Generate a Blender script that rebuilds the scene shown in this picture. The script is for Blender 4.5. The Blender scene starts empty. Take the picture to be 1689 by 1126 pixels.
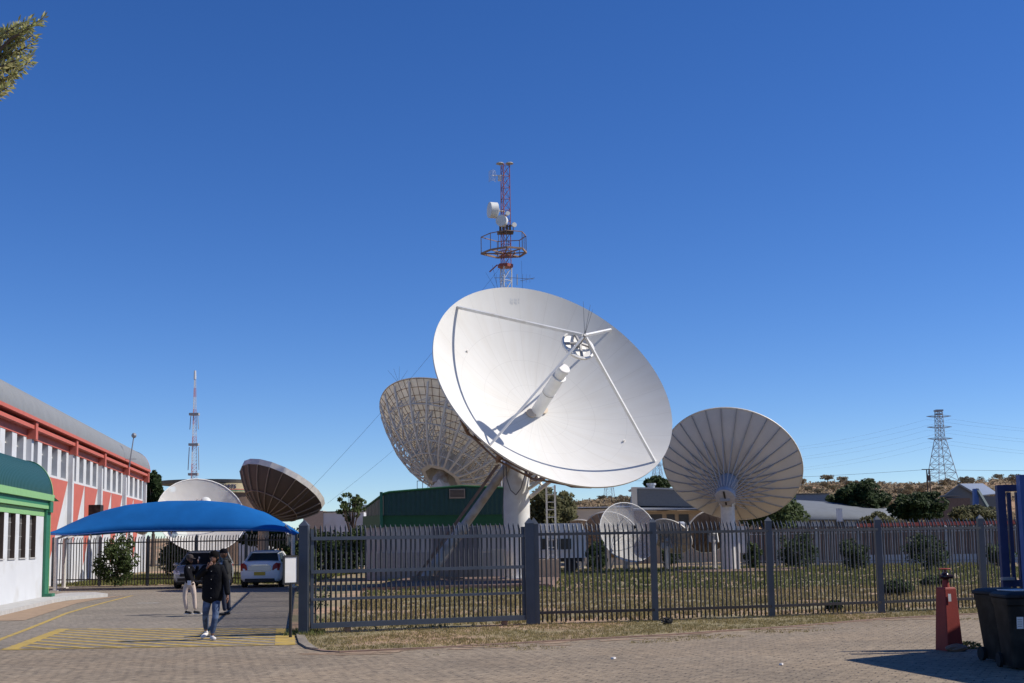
import bpy, bmesh, math, random
from mathutils import Vector as V3, Matrix
random.seed(7)
SC = bpy.context.scene
COL = SC.collection
PI = math.pi
R = math.radians

# ---------------------------------------------------------------- camera
FPX, XC, YP, W, H, HC = 2050., 844.5, 647., 1689., 1126., 1.85
PITCH = math.atan(246 / FPX); ROLL = R(.95)
cp, sp, cr, sr = math.cos(PITCH), math.sin(PITCH), math.cos(ROLL), math.sin(ROLL)
cf = V3((0, cp, sp)); u0 = V3((0, -sp, cp)); r0 = V3((1, 0, 0))
cR = cr * r0 - sr * u0; cU = sr * r0 + cr * u0
def ray(px, py):
    d = cf + (px - XC) / FPX * cR - (py - YP) / FPX * cU
    return d / d.y
def P(px, py, Y): return V3((0, 0, HC)) + ray(px, py) * Y          # survey: a sight line met at a known distance
def G(px, py, z=0.):
    d = ray(px, py); return V3((0, 0, HC)) + d * ((z - HC) / d.z)   # ... or met at a known height
cam = bpy.data.cameras.new('camera'); co = bpy.data.objects.new('camera', cam); COL.objects.link(co)
M = Matrix((cR, cU, -cf)).transposed().to_4x4(); M.translation = (0, 0, HC); co.matrix_world = M
cam.sensor_width = 36; cam.lens = FPX / W * 36; cam.shift_y = (YP - H / 2) / W
cam.clip_end = 6000; cam.clip_start = .1
SC.camera = co
SC.view_settings.view_transform = 'Standard'; SC.view_settings.look = 'None'
SC.view_settings.gamma = 1; SC.view_settings.exposure = 0.1

# ---------------------------------------------------------------- light
SEL, SAZ = R(44), R(3)                      # azimuth from +x towards +y
sd = V3((math.cos(SEL) * math.cos(SAZ), math.cos(SEL) * math.sin(SAZ), math.sin(SEL)))
wd = bpy.data.worlds.new('World'); SC.world = wd; wd.use_nodes = True
nt = wd.node_tree; sky = nt.nodes.new('ShaderNodeTexSky'); sky.sky_type = 'NISHITA'; sky.sun_disc = False
sky.sun_elevation = SEL; sky.sun_rotation = PI / 2 - SAZ
sky.altitude = 1700; sky.air_density = .92; sky.dust_density = .05; sky.ozone_density = 5.0
bg = nt.nodes['Background']; bg.inputs[1].default_value = .12
hs = nt.nodes.new('ShaderNodeHueSaturation'); hs.inputs['Saturation'].default_value = 1.22; hs.inputs['Hue'].default_value = .512
nt.links.new(sky.outputs[0], hs.inputs['Color']); nt.links.new(hs.outputs[0], bg.inputs[0])
sl = bpy.data.lights.new('sun', 'SUN'); sl.energy = 4.8; sl.angle = R(.5); sl.color = (1, .94, .85)
so = bpy.data.objects.new('sun', sl); COL.objects.link(so); so.rotation_euler = (-sd).to_track_quat('-Z', 'Y').to_euler()
so.location = (30, 10, 60)

# ---------------------------------------------------------------- materials
def mat(name, col, rough=.7, metal=0., var=.12, scale=6., bump=0., bscale=40., col2=None, mixscale=None, transl=0., rand=0., alpha=1., spec=.5, thr=(.45, .6)):
    m = bpy.data.materials.new(name); m.use_nodes = True; t = m.node_tree; n = t.nodes; l = t.links
    b = n['Principled BSDF']; b.inputs['Roughness'].default_value = rough; b.inputs['Metallic'].default_value = metal
    b.inputs['Specular IOR Level'].default_value = spec
    tc = n.new('ShaderNodeTexCoord'); no = n.new('ShaderNodeTexNoise'); no.inputs['Scale'].default_value = scale
    no.inputs['Detail'].default_value = 6; l.new(tc.outputs['Object'], no.inputs['Vector'])
    mr = n.new('ShaderNodeMapRange'); mr.inputs[3].default_value = 1 - var; mr.inputs[4].default_value = 1 + var
    mr.inputs[1].default_value = .3; mr.inputs[2].default_value = .7
    l.new(no.outputs[0], mr.inputs[0])
    src = None
    if col2 is not None:
        n2 = n.new('ShaderNodeTexNoise'); n2.inputs['Scale'].default_value = mixscale or 1.; n2.inputs['Detail'].default_value = 5
        l.new(tc.outputs['Object'], n2.inputs['Vector'])
        m2 = n.new('ShaderNodeMapRange'); m2.inputs[1].default_value = thr[0]; m2.inputs[2].default_value = thr[1]
        l.new(n2.outputs[0], m2.inputs[0])
        mx = n.new('ShaderNodeMix'); mx.data_type = 'RGBA'; mx.inputs['A'].default_value = (*col, 1); mx.inputs['B'].default_value = (*col2, 1)
        l.new(m2.outputs[0], mx.inputs['Factor']); src = mx.outputs['Result']
        if rand:
            g = n.new('ShaderNodeNewGeometry'); l.new(g.outputs['Random Per Island'], mx.inputs['Factor'])
    vm = n.new('ShaderNodeVectorMath'); vm.operation = 'SCALE'
    if src: l.new(src, vm.inputs[0])
    else: vm.inputs[0].default_value = col
    l.new(mr.outputs[0], vm.inputs['Scale']); l.new(vm.outputs[0], b.inputs['Base Color'])
    if bump:
        nb = n.new('ShaderNodeTexNoise'); nb.inputs['Scale'].default_value = bscale; l.new(tc.outputs['Object'], nb.inputs['Vector'])
        bu = n.new('ShaderNodeBump'); bu.inputs['Strength'].default_value = bump; bu.inputs['Distance'].default_value = .02
        l.new(nb.outputs[0], bu.inputs['Height']); l.new(bu.outputs[0], b.inputs['Normal'])
    out = n['Material Output']; last = b.outputs[0]
    if transl:
        tr = n.new('ShaderNodeBsdfTranslucent'); l.new(vm.outputs[0], tr.inputs[0]); ms = n.new('ShaderNodeMixShader')
        ms.inputs[0].default_value = transl; l.new(last, ms.inputs[1]); l.new(tr.outputs[0], ms.inputs[2]); last = ms.outputs[0]
    if alpha < 1:
        tr = n.new('ShaderNodeBsdfTransparent'); ms = n.new('ShaderNodeMixShader')
        ms.inputs[0].default_value = alpha; l.new(tr.outputs[0], ms.inputs[1]); l.new(last, ms.inputs[2]); last = ms.outputs[0]
    l.new(last, out.inputs[0]); m['bsdf'] = b.name
    return m
def node_mat(m): return m.node_tree, m.node_tree.nodes, m.node_tree.links
def mathn(t, op, a, b=None, c=None):
    n = t.nodes.new('ShaderNodeMath'); n.operation = op
    for i, v in enumerate((a, b, c)):
        if v is None: continue
        if isinstance(v, (int, float)): n.inputs[i].default_value = v
        else: t.links.new(v, n.inputs[i])
    return n.outputs[0]
def base_chain(m, fac_fn, col):
    """mix a colour over the base colour by a factor socket made by fac_fn(tree, texcoord)"""
    t, n, l = node_mat(m); b = n['Principled BSDF']; old = b.inputs['Base Color'].links[0].from_socket
    tc = n.new('ShaderNodeTexCoord'); f = fac_fn(t, tc)
    mx = n.new('ShaderNodeMix'); mx.data_type = 'RGBA'; l.new(f, mx.inputs['Factor']); l.new(old, mx.inputs['A'])
    mx.inputs['B'].default_value = (*col, 1); l.new(mx.outputs['Result'], b.inputs['Base Color'])
    return m
def polar_lines(N, width, rings=(), rw=.012):
    def fn(t, tc):
        s = t.nodes.new('ShaderNodeSeparateXYZ'); t.links.new(tc.outputs['Object'], s.inputs[0])
        a = mathn(t, 'ARCTAN2', s.outputs[1], s.outputs[0]); r = mathn(t, 'SQRT', mathn(t, 'ADD', mathn(t, 'MULTIPLY', s.outputs[0], s.outputs[0]), mathn(t, 'MULTIPLY', s.outputs[1], s.outputs[1])))
        fr = mathn(t, 'FRACT', mathn(t, 'ADD', mathn(t, 'MULTIPLY', a, N / (2 * PI)), 100))
        dist = mathn(t, 'MULTIPLY', mathn(t, 'SUBTRACT', .5, mathn(t, 'ABSOLUTE', mathn(t, 'SUBTRACT', fr, .5))), mathn(t, 'MULTIPLY', r, 2 * PI / N))
        f = mathn(t, 'LESS_THAN', dist, width)
        for q in rings: f = mathn(t, 'MAXIMUM', f, mathn(t, 'LESS_THAN', mathn(t, 'ABSOLUTE', mathn(t, 'SUBTRACT', r, q)), rw))
        return mathn(t, 'MULTIPLY', f, .35)
    return fn

MT = {}
def mk(k, *a, **kw): MT[k] = mat(k, *a, **kw); return MT[k]
mk('dish_white', (.66, .645, .605), .7, var=.03, scale=.5, bump=.03, bscale=1.4, col2=(.63, .605, .555), mixscale=1.6, thr=(.42, .78), spec=.15)
def radial_streaks(m, k=7.):
    t, n, l = node_mat(m); ns = [q for q in n if q.bl_idname == 'ShaderNodeTexNoise' and abs(q.inputs['Scale'].default_value - 1.6) < 1e-3][0]; tc = n.new('ShaderNodeTexCoord'); s = n.new('ShaderNodeSeparateXYZ'); l.new(tc.outputs['Object'], s.inputs[0])
    a = mathn(t, 'ARCTAN2', s.outputs[1], s.outputs[0]); r = mathn(t, 'SQRT', mathn(t, 'ADD', mathn(t, 'MULTIPLY', s.outputs[0], s.outputs[0]), mathn(t, 'MULTIPLY', s.outputs[1], s.outputs[1])))
    c = n.new('ShaderNodeCombineXYZ'); l.new(mathn(t, 'MULTIPLY', mathn(t, 'COSINE', a), k), c.inputs[0]); l.new(mathn(t, 'MULTIPLY', mathn(t, 'SINE', a), k), c.inputs[1]); l.new(mathn(t, 'MULTIPLY', r, .35), c.inputs[2]); l.new(c.outputs[0], ns.inputs['Vector'])
radial_streaks(MT['dish_white'])
base_chain(MT['dish_white'], polar_lines(24, .009, (1.5, 2.7, 4.0), .008), (.42, .40, .37))
mk('white_paint', (.74, .73, .70), .5, var=.06, scale=3, col2=(.6, .55, .47), mixscale=1.3, thr=(.55, .8))
mk('white_steel', (.64, .605, .545), .5, var=.1, scale=5)
mk('dirty_steel', (.42, .38, .33), .6, var=.2, scale=5, col2=(.28, .2, .14), mixscale=2)
mk('rusty_steel', (.25, .16, .11), .7, var=.25, scale=5)
mk('lattice_shell', (.70, .66, .59), .6, var=.1, scale=2, transl=.42)
mk('dish_back', (.60, .57, .535), .6, var=.05, scale=1.2, transl=.04)
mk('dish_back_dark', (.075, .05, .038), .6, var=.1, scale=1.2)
mk('brown_rib', (.27, .20, .15), .6)
mk('rib_grey', (.33, .32, .31), .5, var=.1)
mk('hub_grey', (.36, .38, .42), .45, var=.1)
mk('dish_mesh', (.80, .78, .74), .5, var=.05, scale=2, alpha=.5, transl=.15)
mk('dish_mesh_thin', (.80, .79, .76), .5, var=.05, scale=2, alpha=.28, transl=.15)
mk('fence_steel', (.050, .052, .058), .45, metal=.2, var=.18, scale=4, bump=.1)
def rust_low(t, tc):
    g = t.nodes.new('ShaderNodeNewGeometry'); s = t.nodes.new('ShaderNodeSeparateXYZ'); t.links.new(g.outputs['Position'], s.inputs[0])
    no = t.nodes.new('ShaderNodeTexNoise'); no.inputs['Scale'].default_value = 3; t.links.new(g.outputs['Position'], no.inputs['Vector'])
    q = mathn(t, 'ADD', s.outputs[2], mathn(t, 'MULTIPLY', no.outputs[0], .9))
    r = t.nodes.new('ShaderNodeMapRange'); r.inputs[1].default_value = 1.7; r.inputs[2].default_value = .6; t.links.new(q, r.inputs[0])
    return mathn(t, 'MULTIPLY', r.outputs[0], .75)
base_chain(MT['fence_steel'], rust_low, (.036, .024, .018))
mk('gate_steel', (.062, .075, .098), .42, metal=.2, var=.12, scale=3, bump=.05)
mk('red_paint', (.50, .122, .085), .65, var=.06, scale=2)
mk('white_wall', (.57, .585, .60), .8, var=.04, scale=1.2, bump=.1, bscale=25, col2=(.47, .46, .43), mixscale=.9, thr=(.52, .8))
mk('roof_grey', (.15, .165, .18), .75, metal=.0, var=.07, scale=1.5)
mk('post_steel', (.085, .095, .11), .45, metal=.2, var=.1, scale=3)
mk('strut_steel', (.44, .41, .37), .55, var=.12, scale=2, col2=(.36, .29, .22), mixscale=1.5)
mk('grey_beige', (.36, .32, .28), .7)
mk('glass', (.035, .05, .055), .12, var=.3, scale=.8)
mk('glass_dark', (.03, .025, .022), .3, var=.3, scale=3)
mk('green_dark', (.012, .085, .062), .45, var=.1, scale=2)
mk('green_mid', (.024, .155, .085), .55, var=.08)
mk('green_lime', (.22, .43, .18), .6, var=.06)
mk('green_hut', (.012, .10, .035), .6, var=.1)
mk('concrete', (.42, .41, .39), .9, var=.12, scale=4, bump=.3, bscale=30)
mk('brick_edge', (.24, .155, .115), .9, var=.2, scale=8)
mk('canopy_blue', (.010, .128, .40), .85, var=.08, scale=1.5, transl=.15, spec=.1, bump=.5, bscale=2.5)
mk('blue_steel', (.02, .035, .12), .5, var=.1)
mk('blue_bright', (.04, .11, .33), .5, var=.1)
mk('dark_plastic', (.018, .017, .016), .6, spec=.2, var=.3, scale=5, col2=(.035, .032, .028), mixscale=4, bump=.08, bscale=60)
mk('black', (.012, .012, .013), .6, var=.15)
mk('tyre', (.015, .015, .015), .85)
mk('car_white', (.72, .74, .76), .22, var=.01)
mk('car_silver', (.42, .44, .46), .25, metal=.4, var=.01)
mk('chrome', (.6, .6, .62), .2, metal=.9)
mk('tail_red', (.30, .012, .012), .2, var=.1)
mk('plate_yellow', (.55, .36, .03), .5, var=.05)
mk('hydrant_red', (.27, .03, .02), .6, var=.12, scale=5, bump=.1)
mk('hydrant_black', (.03, .01, .01), .25)
mk('paper', (.75, .72, .70), .7, var=.08, scale=30)
mk('yellow_line', (.43, .295, .065), .85, var=.2, scale=5, col2=(.28, .22, .13), mixscale=4, thr=(.52, .72))
mk('white_line', (.6, .6, .58), .85, var=.2)
mk('sand', (.31, .215, .14), .95, var=.15, scale=3, bump=.4)
mk('cream_wall', (.62, .52, .40), .85, var=.05, scale=1, bump=.1)
mk('beige_wall', (.42, .33, .25), .85, var=.08)
mk('dark_fascia', (.13, .13, .13), .6, var=.1)
mk('tin_roof', (.42, .44, .46), .45, metal=.2, var=.1)
mk('blue_roof', (.17, .20, .25), .45, metal=.1, var=.08)
mk('brown_wall', (.16, .105, .08), .9, var=.15)
mk('bark', (.11, .08, .06), .9, var=.3, scale=10)
mk('red_far', (.50, .22, .20), .5)
mk('red_mast', (.26, .055, .035), .5, var=.1)
mk('mast_white', (.6, .6, .6), .5, var=.1)
mk('galv', (.30, .31, .33), .5, metal=.3, var=.15)
mk('drum_white', (.66, .66, .62), .5, var=.08, scale=3)
mk('wire', (.10, .10, .11), .5)
mk('leaf_dark', (.018, .035, .012), .6, var=.2, col2=(.05, .075, .025), rand=1, transl=.25, spec=.12)
mk('leaf_mid', (.035, .06, .02), .6, var=.2, col2=(.10, .13, .045), rand=1, transl=.25, spec=.12)
mk('leaf_olive', (.07, .075, .03), .6, var=.2, col2=(.15, .14, .065), rand=1, transl=.25, spec=.12)
mk('leaf_scrub', (.20, .15, .09), .8, var=.2, col2=(.32, .24, .15), rand=1, transl=.15, spec=.12)
mk('brown_dish', (.27, .19, .13), .7, var=.15, scale=3)
mk('leaf_hill', (.19, .16, .10), .8, var=.2, col2=(.30, .25, .16), rand=1, transl=.1, spec=.1)
mk('leaf_near', (.28, .31, .10), .5, var=.25, scale=30, col2=(.52, .46, .22), rand=1, transl=.45, spec=.25)
mk('grass_blade', (.20, .18, .07), .8, var=.2, scale=.8, col2=(.40, .31, .155), rand=1, transl=.3, spec=.12)
mk('grass_green', (.10, .14, .035), .8, var=.25, scale=.5, col2=(.23, .21, .085), rand=1, transl=.3, spec=.12)
mk('hill_soil', (.36, .22, .12), .95, var=.25, scale=.5, col2=(.24, .18, .10), mixscale=.05)
mk('lawn_soil', (.23, .19, .10), .95, var=.25, scale=1.6, bump=.6, bscale=8, col2=(.36, .235, .145), mixscale=.28, thr=(.47, .60))
mk('earth', (.27, .21, .14), .95, var=.2, scale=.3, col2=(.18, .16, .09), mixscale=.05)
mk('skin', (.12, .055, .032), .5, var=.08, scale=30)
mk('skin_light', (.17, .08, .05), .5, var=.08, scale=30)
mk('hair', (.006, .005, .005), .9, spec=.1)
mk('jacket', (.007, .0075, .010), .8, spec=.12, var=.25, scale=9, bump=.5, bscale=14)
mk('hoodie', (.035, .035, .035), .9, spec=.1, var=.12, scale=12, bump=.4, bscale=18)
mk('jeans', (.035, .06, .12), .8, var=.35, scale=7, col2=(.10, .15, .26), mixscale=5, bump=.4, bscale=20)
mk('jeans_navy', (.012, .018, .04), .8, var=.2, bump=.3, bscale=20)
mk('cream_cloth', (.58, .47, .40), .8, var=.08, scale=8, bump=.4, bscale=14)
mk('black_cloth', (.008, .008, .011), .9, spec=.1, var=.2, bump=.4, bscale=14)
mk('cap_brown', (.04, .028, .024), .8, var=.1)
mk('shoe_white', (.70, .66, .62), .6, var=.05)
mk('lanyard', (.75, .75, .78), .6)

def corrugate(m, axis, freq, strength=.6):
    t, n, l = node_mat(m); tc = n.new('ShaderNodeTexCoord'); s = n.new('ShaderNodeSeparateXYZ'); l.new(tc.outputs['Object'], s.inputs[0])
    q = mathn(t, 'SINE', mathn(t, 'MULTIPLY', s.outputs[axis], freq)); b = n.new('ShaderNodeBump'); b.inputs['Strength'].default_value = strength; b.inputs['Distance'].default_value = .03
    l.new(q, b.inputs['Height']); l.new(b.outputs[0], n['Principled BSDF'].inputs['Normal'])

def paver_mat(name, c1, c2, joint, rot, tint, jk=1.):
    m = bpy.data.materials.new(name); m.use_nodes = True; t, n, l = node_mat(m); b = n['Principled BSDF']; b.inputs['Roughness'].default_value = .9
    tc = n.new('ShaderNodeTexCoord'); mp = n.new('ShaderNodeMapping'); mp.inputs['Rotation'].default_value = (0, 0, rot)
    l.new(tc.outputs['Object'], mp.inputs[0])
    wob = n.new('ShaderNodeTexNoise'); wob.inputs['Scale'].default_value = 2.2; l.new(mp.outputs[0], wob.inputs['Vector'])
    va = n.new('ShaderNodeVectorMath'); va.operation = 'MULTIPLY_ADD'; l.new(wob.outputs['Color'], va.inputs[0]); va.inputs[1].default_value = (.05, .05, 0); l.new(mp.outputs[0], va.inputs[2])
    br = n.new('ShaderNodeTexBrick'); br.inputs['Scale'].default_value = 1; br.inputs['Brick Width'].default_value = .22; br.inputs['Row Height'].default_value = .13
    br.inputs['Mortar Size'].default_value = .011; br.inputs['Mortar Smooth'].default_value = .3
    br.inputs['Color1'].default_value = (*c1, 1); br.inputs['Color2'].default_value = (*c2, 1); br.inputs['Mortar'].default_value = (*c1, 1)
    l.new(va.outputs[0], br.inputs['Vector'])
    n1 = n.new('ShaderNodeTexNoise'); n1.inputs['Scale'].default_value = .55; n1.inputs['Detail'].default_value = 8; l.new(tc.outputs['Object'], n1.inputs['Vector'])
    mr = n.new('ShaderNodeMapRange'); mr.inputs[1].default_value = .35; mr.inputs[2].default_value = .68; l.new(n1.outputs[0], mr.inputs[0])
    mx = n.new('ShaderNodeMix'); mx.data_type = 'RGBA'; mx.inputs['B'].default_value = (*tint, 1)
    l.new(mathn(t, 'MULTIPLY', mr.outputs[0], .75), mx.inputs['Factor']); l.new(br.outputs['Color'], mx.inputs['A'])
    nj = n.new('ShaderNodeTexNoise'); nj.inputs['Scale'].default_value = 4.5; nj.inputs['Detail'].default_value = 3; l.new(tc.outputs['Object'], nj.inputs['Vector'])
    mj = n.new('ShaderNodeMapRange'); mj.inputs[1].default_value = .42; mj.inputs[2].default_value = .60; l.new(nj.outputs[0], mj.inputs[0])
    jx = n.new('ShaderNodeMix'); jx.data_type = 'RGBA'; jx.inputs['B'].default_value = (*joint, 1); l.new(mx.outputs['Result'], jx.inputs['A']); l.new(mathn(t, 'MULTIPLY', br.outputs['Fac'], mathn(t, 'MULTIPLY', mj.outputs[0], jk)), jx.inputs['Factor'])
    n2 = n.new('ShaderNodeTexNoise'); n2.inputs['Scale'].default_value = 7; n2.inputs['Detail'].default_value = 8; l.new(tc.outputs['Object'], n2.inputs['Vector'])
    m2 = n.new('ShaderNodeMapRange'); m2.inputs[1].default_value = .3; m2.inputs[2].default_value = .7; m2.inputs[3].default_value = .70; m2.inputs[4].default_value = 1.27; l.new(n2.outputs[0], m2.inputs[0])
    n3 = n.new('ShaderNodeTexNoise'); n3.inputs['Scale'].default_value = .22; n3.inputs['Detail'].default_value = 9; n3.inputs['Roughness'].default_value = .7; l.new(tc.outputs['Object'], n3.inputs['Vector'])
    m3 = n.new('ShaderNodeMapRange'); m3.inputs[1].default_value = .38; m3.inputs[2].default_value = .62; m3.inputs[3].default_value = .82; m3.inputs[4].default_value = 1.13; l.new(n3.outputs[0], m3.inputs[0])
    vs = n.new('ShaderNodeVectorMath'); vs.operation = 'SCALE'; l.new(jx.outputs['Result'], vs.inputs[0]); l.new(mathn(t, 'MULTIPLY', m2.outputs[0], m3.outputs[0]), vs.inputs['Scale']); l.new(vs.outputs[0], b.inputs['Base Color'])
    bu = n.new('ShaderNodeBump'); bu.inputs['Strength'].default_value = .8; bu.inputs['Distance'].default_value = .015
    hh = mathn(t, 'ADD', mathn(t, 'MULTIPLY', br.outputs['Fac'], -1.2), mathn(t, 'MULTIPLY', n2.outputs[0], .8)); l.new(hh, bu.inputs['Height']); l.new(bu.outputs[0], b.inputs['Normal'])
    MT[name] = m; return m
paver_mat('road_pavers', (.242, .19, .130), (.282, .224, .155), (.045, .034, .026), .45, (.30, .225, .145))
paver_mat('drive_pavers', (.224, .19, .148), (.236, .20, .157), (.10, .083, .066), .35, (.255, .212, .162), .3)

# ---------------------------------------------------------------- mesh builder
WM = {}
class MB:
    def __init__(s): s.v = []; s.f = []; s.mi = []; s.cur = 0
    def poly(s, pts):
        b = len(s.v); s.v += [tuple(p) for p in pts]; s.f.append(list(range(b, b + len(pts)))); s.mi.append(s.cur)
    def grid(s, rows, closed=False, flip=False):
        b = len(s.v); m = len(rows[0])
        for r_ in rows: s.v += [tuple(p) for p in r_]
        for i in range(len(rows) - 1):
            for j in range(m if closed else m - 1):
                k = (j + 1) % m; q = [b + i * m + j, b + i * m + k, b + (i + 1) * m + k, b + (i + 1) * m + j]
                s.f.append(q[::-1] if flip else q); s.mi.append(s.cur)
        return b
    def box(s, c, d, rz=0., M=None):
        x, y, z = d[0] / 2, d[1] / 2, d[2] / 2; c = V3(c); q = Matrix.Rotation(rz, 3, 'Z')
        pts = [V3((a * x, e * y, f_ * z)) for f_ in (-1, 1) for e in (-1, 1) for a in (-1, 1)]
        pts = [c + q @ p for p in pts]
        if M is not None: pts = [M @ p for p in pts]
        b = len(s.v); s.v += [tuple(p) for p in pts]
        for f_ in ((0, 2, 3, 1), (4, 5, 7, 6), (0, 1, 5, 4), (2, 6, 7, 3), (0, 4, 6, 2), (1, 3, 7, 5)): s.f.append([b + i for i in f_]); s.mi.append(s.cur)
    def tube(s, p0, p1, r0, r1=None, n=8, caps=True):
        p0 = V3(p0); p1 = V3(p1); r1 = r0 if r1 is None else r1; d = (p1 - p0)
        if d.length < 1e-6: return
        d.normalize(); a = d.orthogonal().normalized(); c = d.cross(a)
        ring = lambda p, r_: [p + r_ * (math.cos(2 * PI * i / n) * a + math.sin(2 * PI * i / n) * c) for i in range(n)]
        b = s.grid([ring(p0, r0), ring(p1, r1)], closed=True)
        if caps:
            s.f.append([b + i for i in range(n)][::-1]); s.mi.append(s.cur); s.f.append([b + n + i for i in range(n)]); s.mi.append(s.cur)
    def path(s, pts, r_, n=6):
        for a, b in zip(pts[:-1], pts[1:]): s.tube(a, b, r_, None, n)
    def bar(s, p0, p1, w, h=None, up=(0, 0, 1)):
        p0 = V3(p0); p1 = V3(p1); h = h or w; d = p1 - p0
        if d.length < 1e-6: return
        d.normalize(); a = d.cross(V3(up))
        if a.length < 1e-3: a = d.cross(V3((1, 0, 0)))
        a.normalize(); c = a.cross(d)
        r_ = lambda p: [p + a * x * w / 2 + c * y * h / 2 for x, y in ((-1, -1), (1, -1), (1, 1), (-1, 1))]
        b = s.grid([r_(p0), r_(p1)], closed=True); s.f.append([b, b + 1, b + 2, b + 3]); s.mi.append(s.cur); s.f.append([b + 7, b + 6, b + 5, b + 4]); s.mi.append(s.cur)
    def prism(s, pts, d):
        """closed polygon pts extruded by vector d"""
        d = V3(d); pts = [V3(p) for p in pts]; n = len(pts); b = len(s.v)
        s.v += [tuple(p) for p in pts] + [tuple(p + d) for p in pts]
        s.f.append(list(range(b, b + n))[::-1]); s.f.append(list(range(b + n, b + 2 * n))); s.mi += [s.cur] * 2
        for i in range(n): k = (i + 1) % n; s.f.append([b + i, b + k, b + n + k, b + n + i]); s.mi.append(s.cur)
    def lathe(s, prof, n=24, M=None, a0=0., a1=2 * PI, caps=True):
        rows = []
        for r_, z in prof:
            row = [V3((r_ * math.cos(a0 + (a1 - a0) * i / n), r_ * math.sin(a0 + (a1 - a0) * i / n), z)) for i in range(n)]
            rows.append([M @ p for p in row] if M is not None else row)
        b = s.grid(rows, closed=True)
        if caps:
            s.f.append([b + i for i in range(n)][::-1]); s.mi.append(s.cur); e = b + (len(prof) - 1) * n; s.f.append([e + i for i in range(n)]); s.mi.append(s.cur)
    def ball(s, c, r_, n=10, sq=(1, 1, 1)):
        prof = [(max(1e-4, math.sin(PI * i / n)) * r_, -math.cos(PI * i / n) * r_) for i in range(n + 1)]
        s.lathe(prof, n + 4, Matrix.Translation(V3(c)) @ Matrix.Diagonal((*sq, 1)), caps=False)
    def build(s, name, m, parent=None, Mw=None, smooth=False, recenter=True, fix=False):
        Mw = Mw or Matrix.Identity(4)
        me = bpy.data.meshes.new(name); vs = s.v
        if parent is None and Mw == Matrix.Identity(4) and recenter and vs:
            xs = [p[0] for p in vs]; ys = [p[1] for p in vs]; zs = [p[2] for p in vs]
            c = V3(((min(xs) + max(xs)) / 2, (min(ys) + max(ys)) / 2, min(zs))); Mw = Matrix.Translation(c); vs = [(p[0] - c.x, p[1] - c.y, p[2] - c.z) for p in vs]
        me.from_pydata(vs, [], s.f)
        ms = m if isinstance(m, (list, tuple)) else [m]
        for q in ms: me.materials.append(MT[q] if isinstance(q, str) else q)
        if len(ms) > 1: me.polygons.foreach_set('material_index', s.mi)
        if smooth: me.polygons.foreach_set('use_smooth', [True] * len(s.f))
        if fix:
            bm = bmesh.new(); bm.from_mesh(me); bmesh.ops.remove_doubles(bm, verts=bm.verts, dist=1e-5); bmesh.ops.recalc_face_normals(bm, faces=bm.faces); bm.to_mesh(me); bm.free()
        if smooth == 'auto':
            me.polygons.foreach_set('use_smooth', [True] * len(me.polygons)); me.set_sharp_from_angle(angle=R(35))
        me.update()
        o = bpy.data.objects.new(name, me); COL.objects.link(o); place(o, parent, Mw); return o
def place(o, parent, Mw):
    WM[o.name] = Mw
    if parent: o.parent = parent; o.matrix_basis = WM[parent.name].inverted() @ Mw
    else: o.matrix_basis = Mw
def tag(o, label=None, cat=None, group=None, kind=None):
    if label: o['label'] = label
    if cat: o['category'] = cat
    if group: o['group'] = group
    if kind: o['kind'] = kind
    return o
def empty(name, loc, label, cat, group=None, rz=0.):
    o = bpy.data.objects.new(name, None); COL.objects.link(o); o.empty_display_size = .3
    Mw = Matrix.Translation(V3(loc)) @ Matrix.Rotation(rz, 4, 'Z'); place(o, None, Mw); return tag(o, label, cat, group)
def one(mb, name, m, label, cat, group=None, kind=None, **k): return tag(mb.build(name, m, **k), label, cat, group, kind)
def copy_tree(root, loc, rz=0., sc=1., label=None, group=None):
    c = root.copy(); COL.objects.link(c); Mw = Matrix.Translation(V3(loc)) @ Matrix.Rotation(rz, 4, 'Z') @ Matrix.Scale(sc, 4); c.matrix_basis = Mw; WM[c.name] = Mw
    if label: c['label'] = label
    if group: c['group'] = group
    for ch in root.children:
        d = ch.copy(); COL.objects.link(d); d.parent = c
        for g in ch.children:
            e = g.copy(); COL.objects.link(e); e.parent = d
    return c
def frame(V, n):
    n = V3(n).normalized(); a = n.cross(V3((0, 0, 1))).normalized(); b = n.cross(a); M = Matrix((a, b, n)).transposed().to_4x4(); M.translation = V; return M
def text_mesh(txt, size, ext=.01):
    cu = bpy.data.curves.new('t', 'FONT'); cu.body = txt; cu.size = size; cu.extrude = ext; cu.align_x = 'CENTER'; cu.offset = size * .015
    o = bpy.data.objects.new('t', cu); COL.objects.link(o); dg = bpy.context.evaluated_depsgraph_get(); me = bpy.data.meshes.new_from_object(o.evaluated_get(dg))
    v = [tuple(p.co) for p in me.vertices]; f = [list(p.vertices) for p in me.polygons]; bpy.data.objects.remove(o); bpy.data.meshes.remove(me); return v, f

# ================================================================ GROUND
def flat(name, pts, z, m, kind='structure'):
    mb = MB(); mb.poly([(p[0], p[1], z) for p in pts]); o = mb.build(name, m, recenter=False); o['kind'] = kind; return o
flat('ground', [(-3000, -200), (3000, -200), (3000, 5000), (-3000, 5000)], -.03, 'earth')
flat('road', [(-30, -6), (30, -6), (30, 46), (-30, 46)], 0, 'road_pavers')
FL = [V3((-4.28, 26.25, 0)), V3((.42, 28.0, 0)), V3((3.15, 28.45, 0)), V3((5.93, 29.2, 0)), V3((8.75, 30.15, 0)), V3((11.6, 31.15, 0)), V3((14.45, 32.1, 0)), V3((17.3, 33.1, 0))]
BL = P(86, 966, 62.5); BL.z = 0; BR = P(497, 966, 60.); BR.z = 0
kerb = [G(489, 1050), G(493, 1062), G(506, 1070), G(530, 1074.5), G(560, 1076.5), G(700, 1070), G(900, 1059), G(1100, 1048), G(1300, 1034.5), G(1460, 1021), G(1600, 1013.5), G(1700, 1008), G(1850, 1003)]
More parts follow.
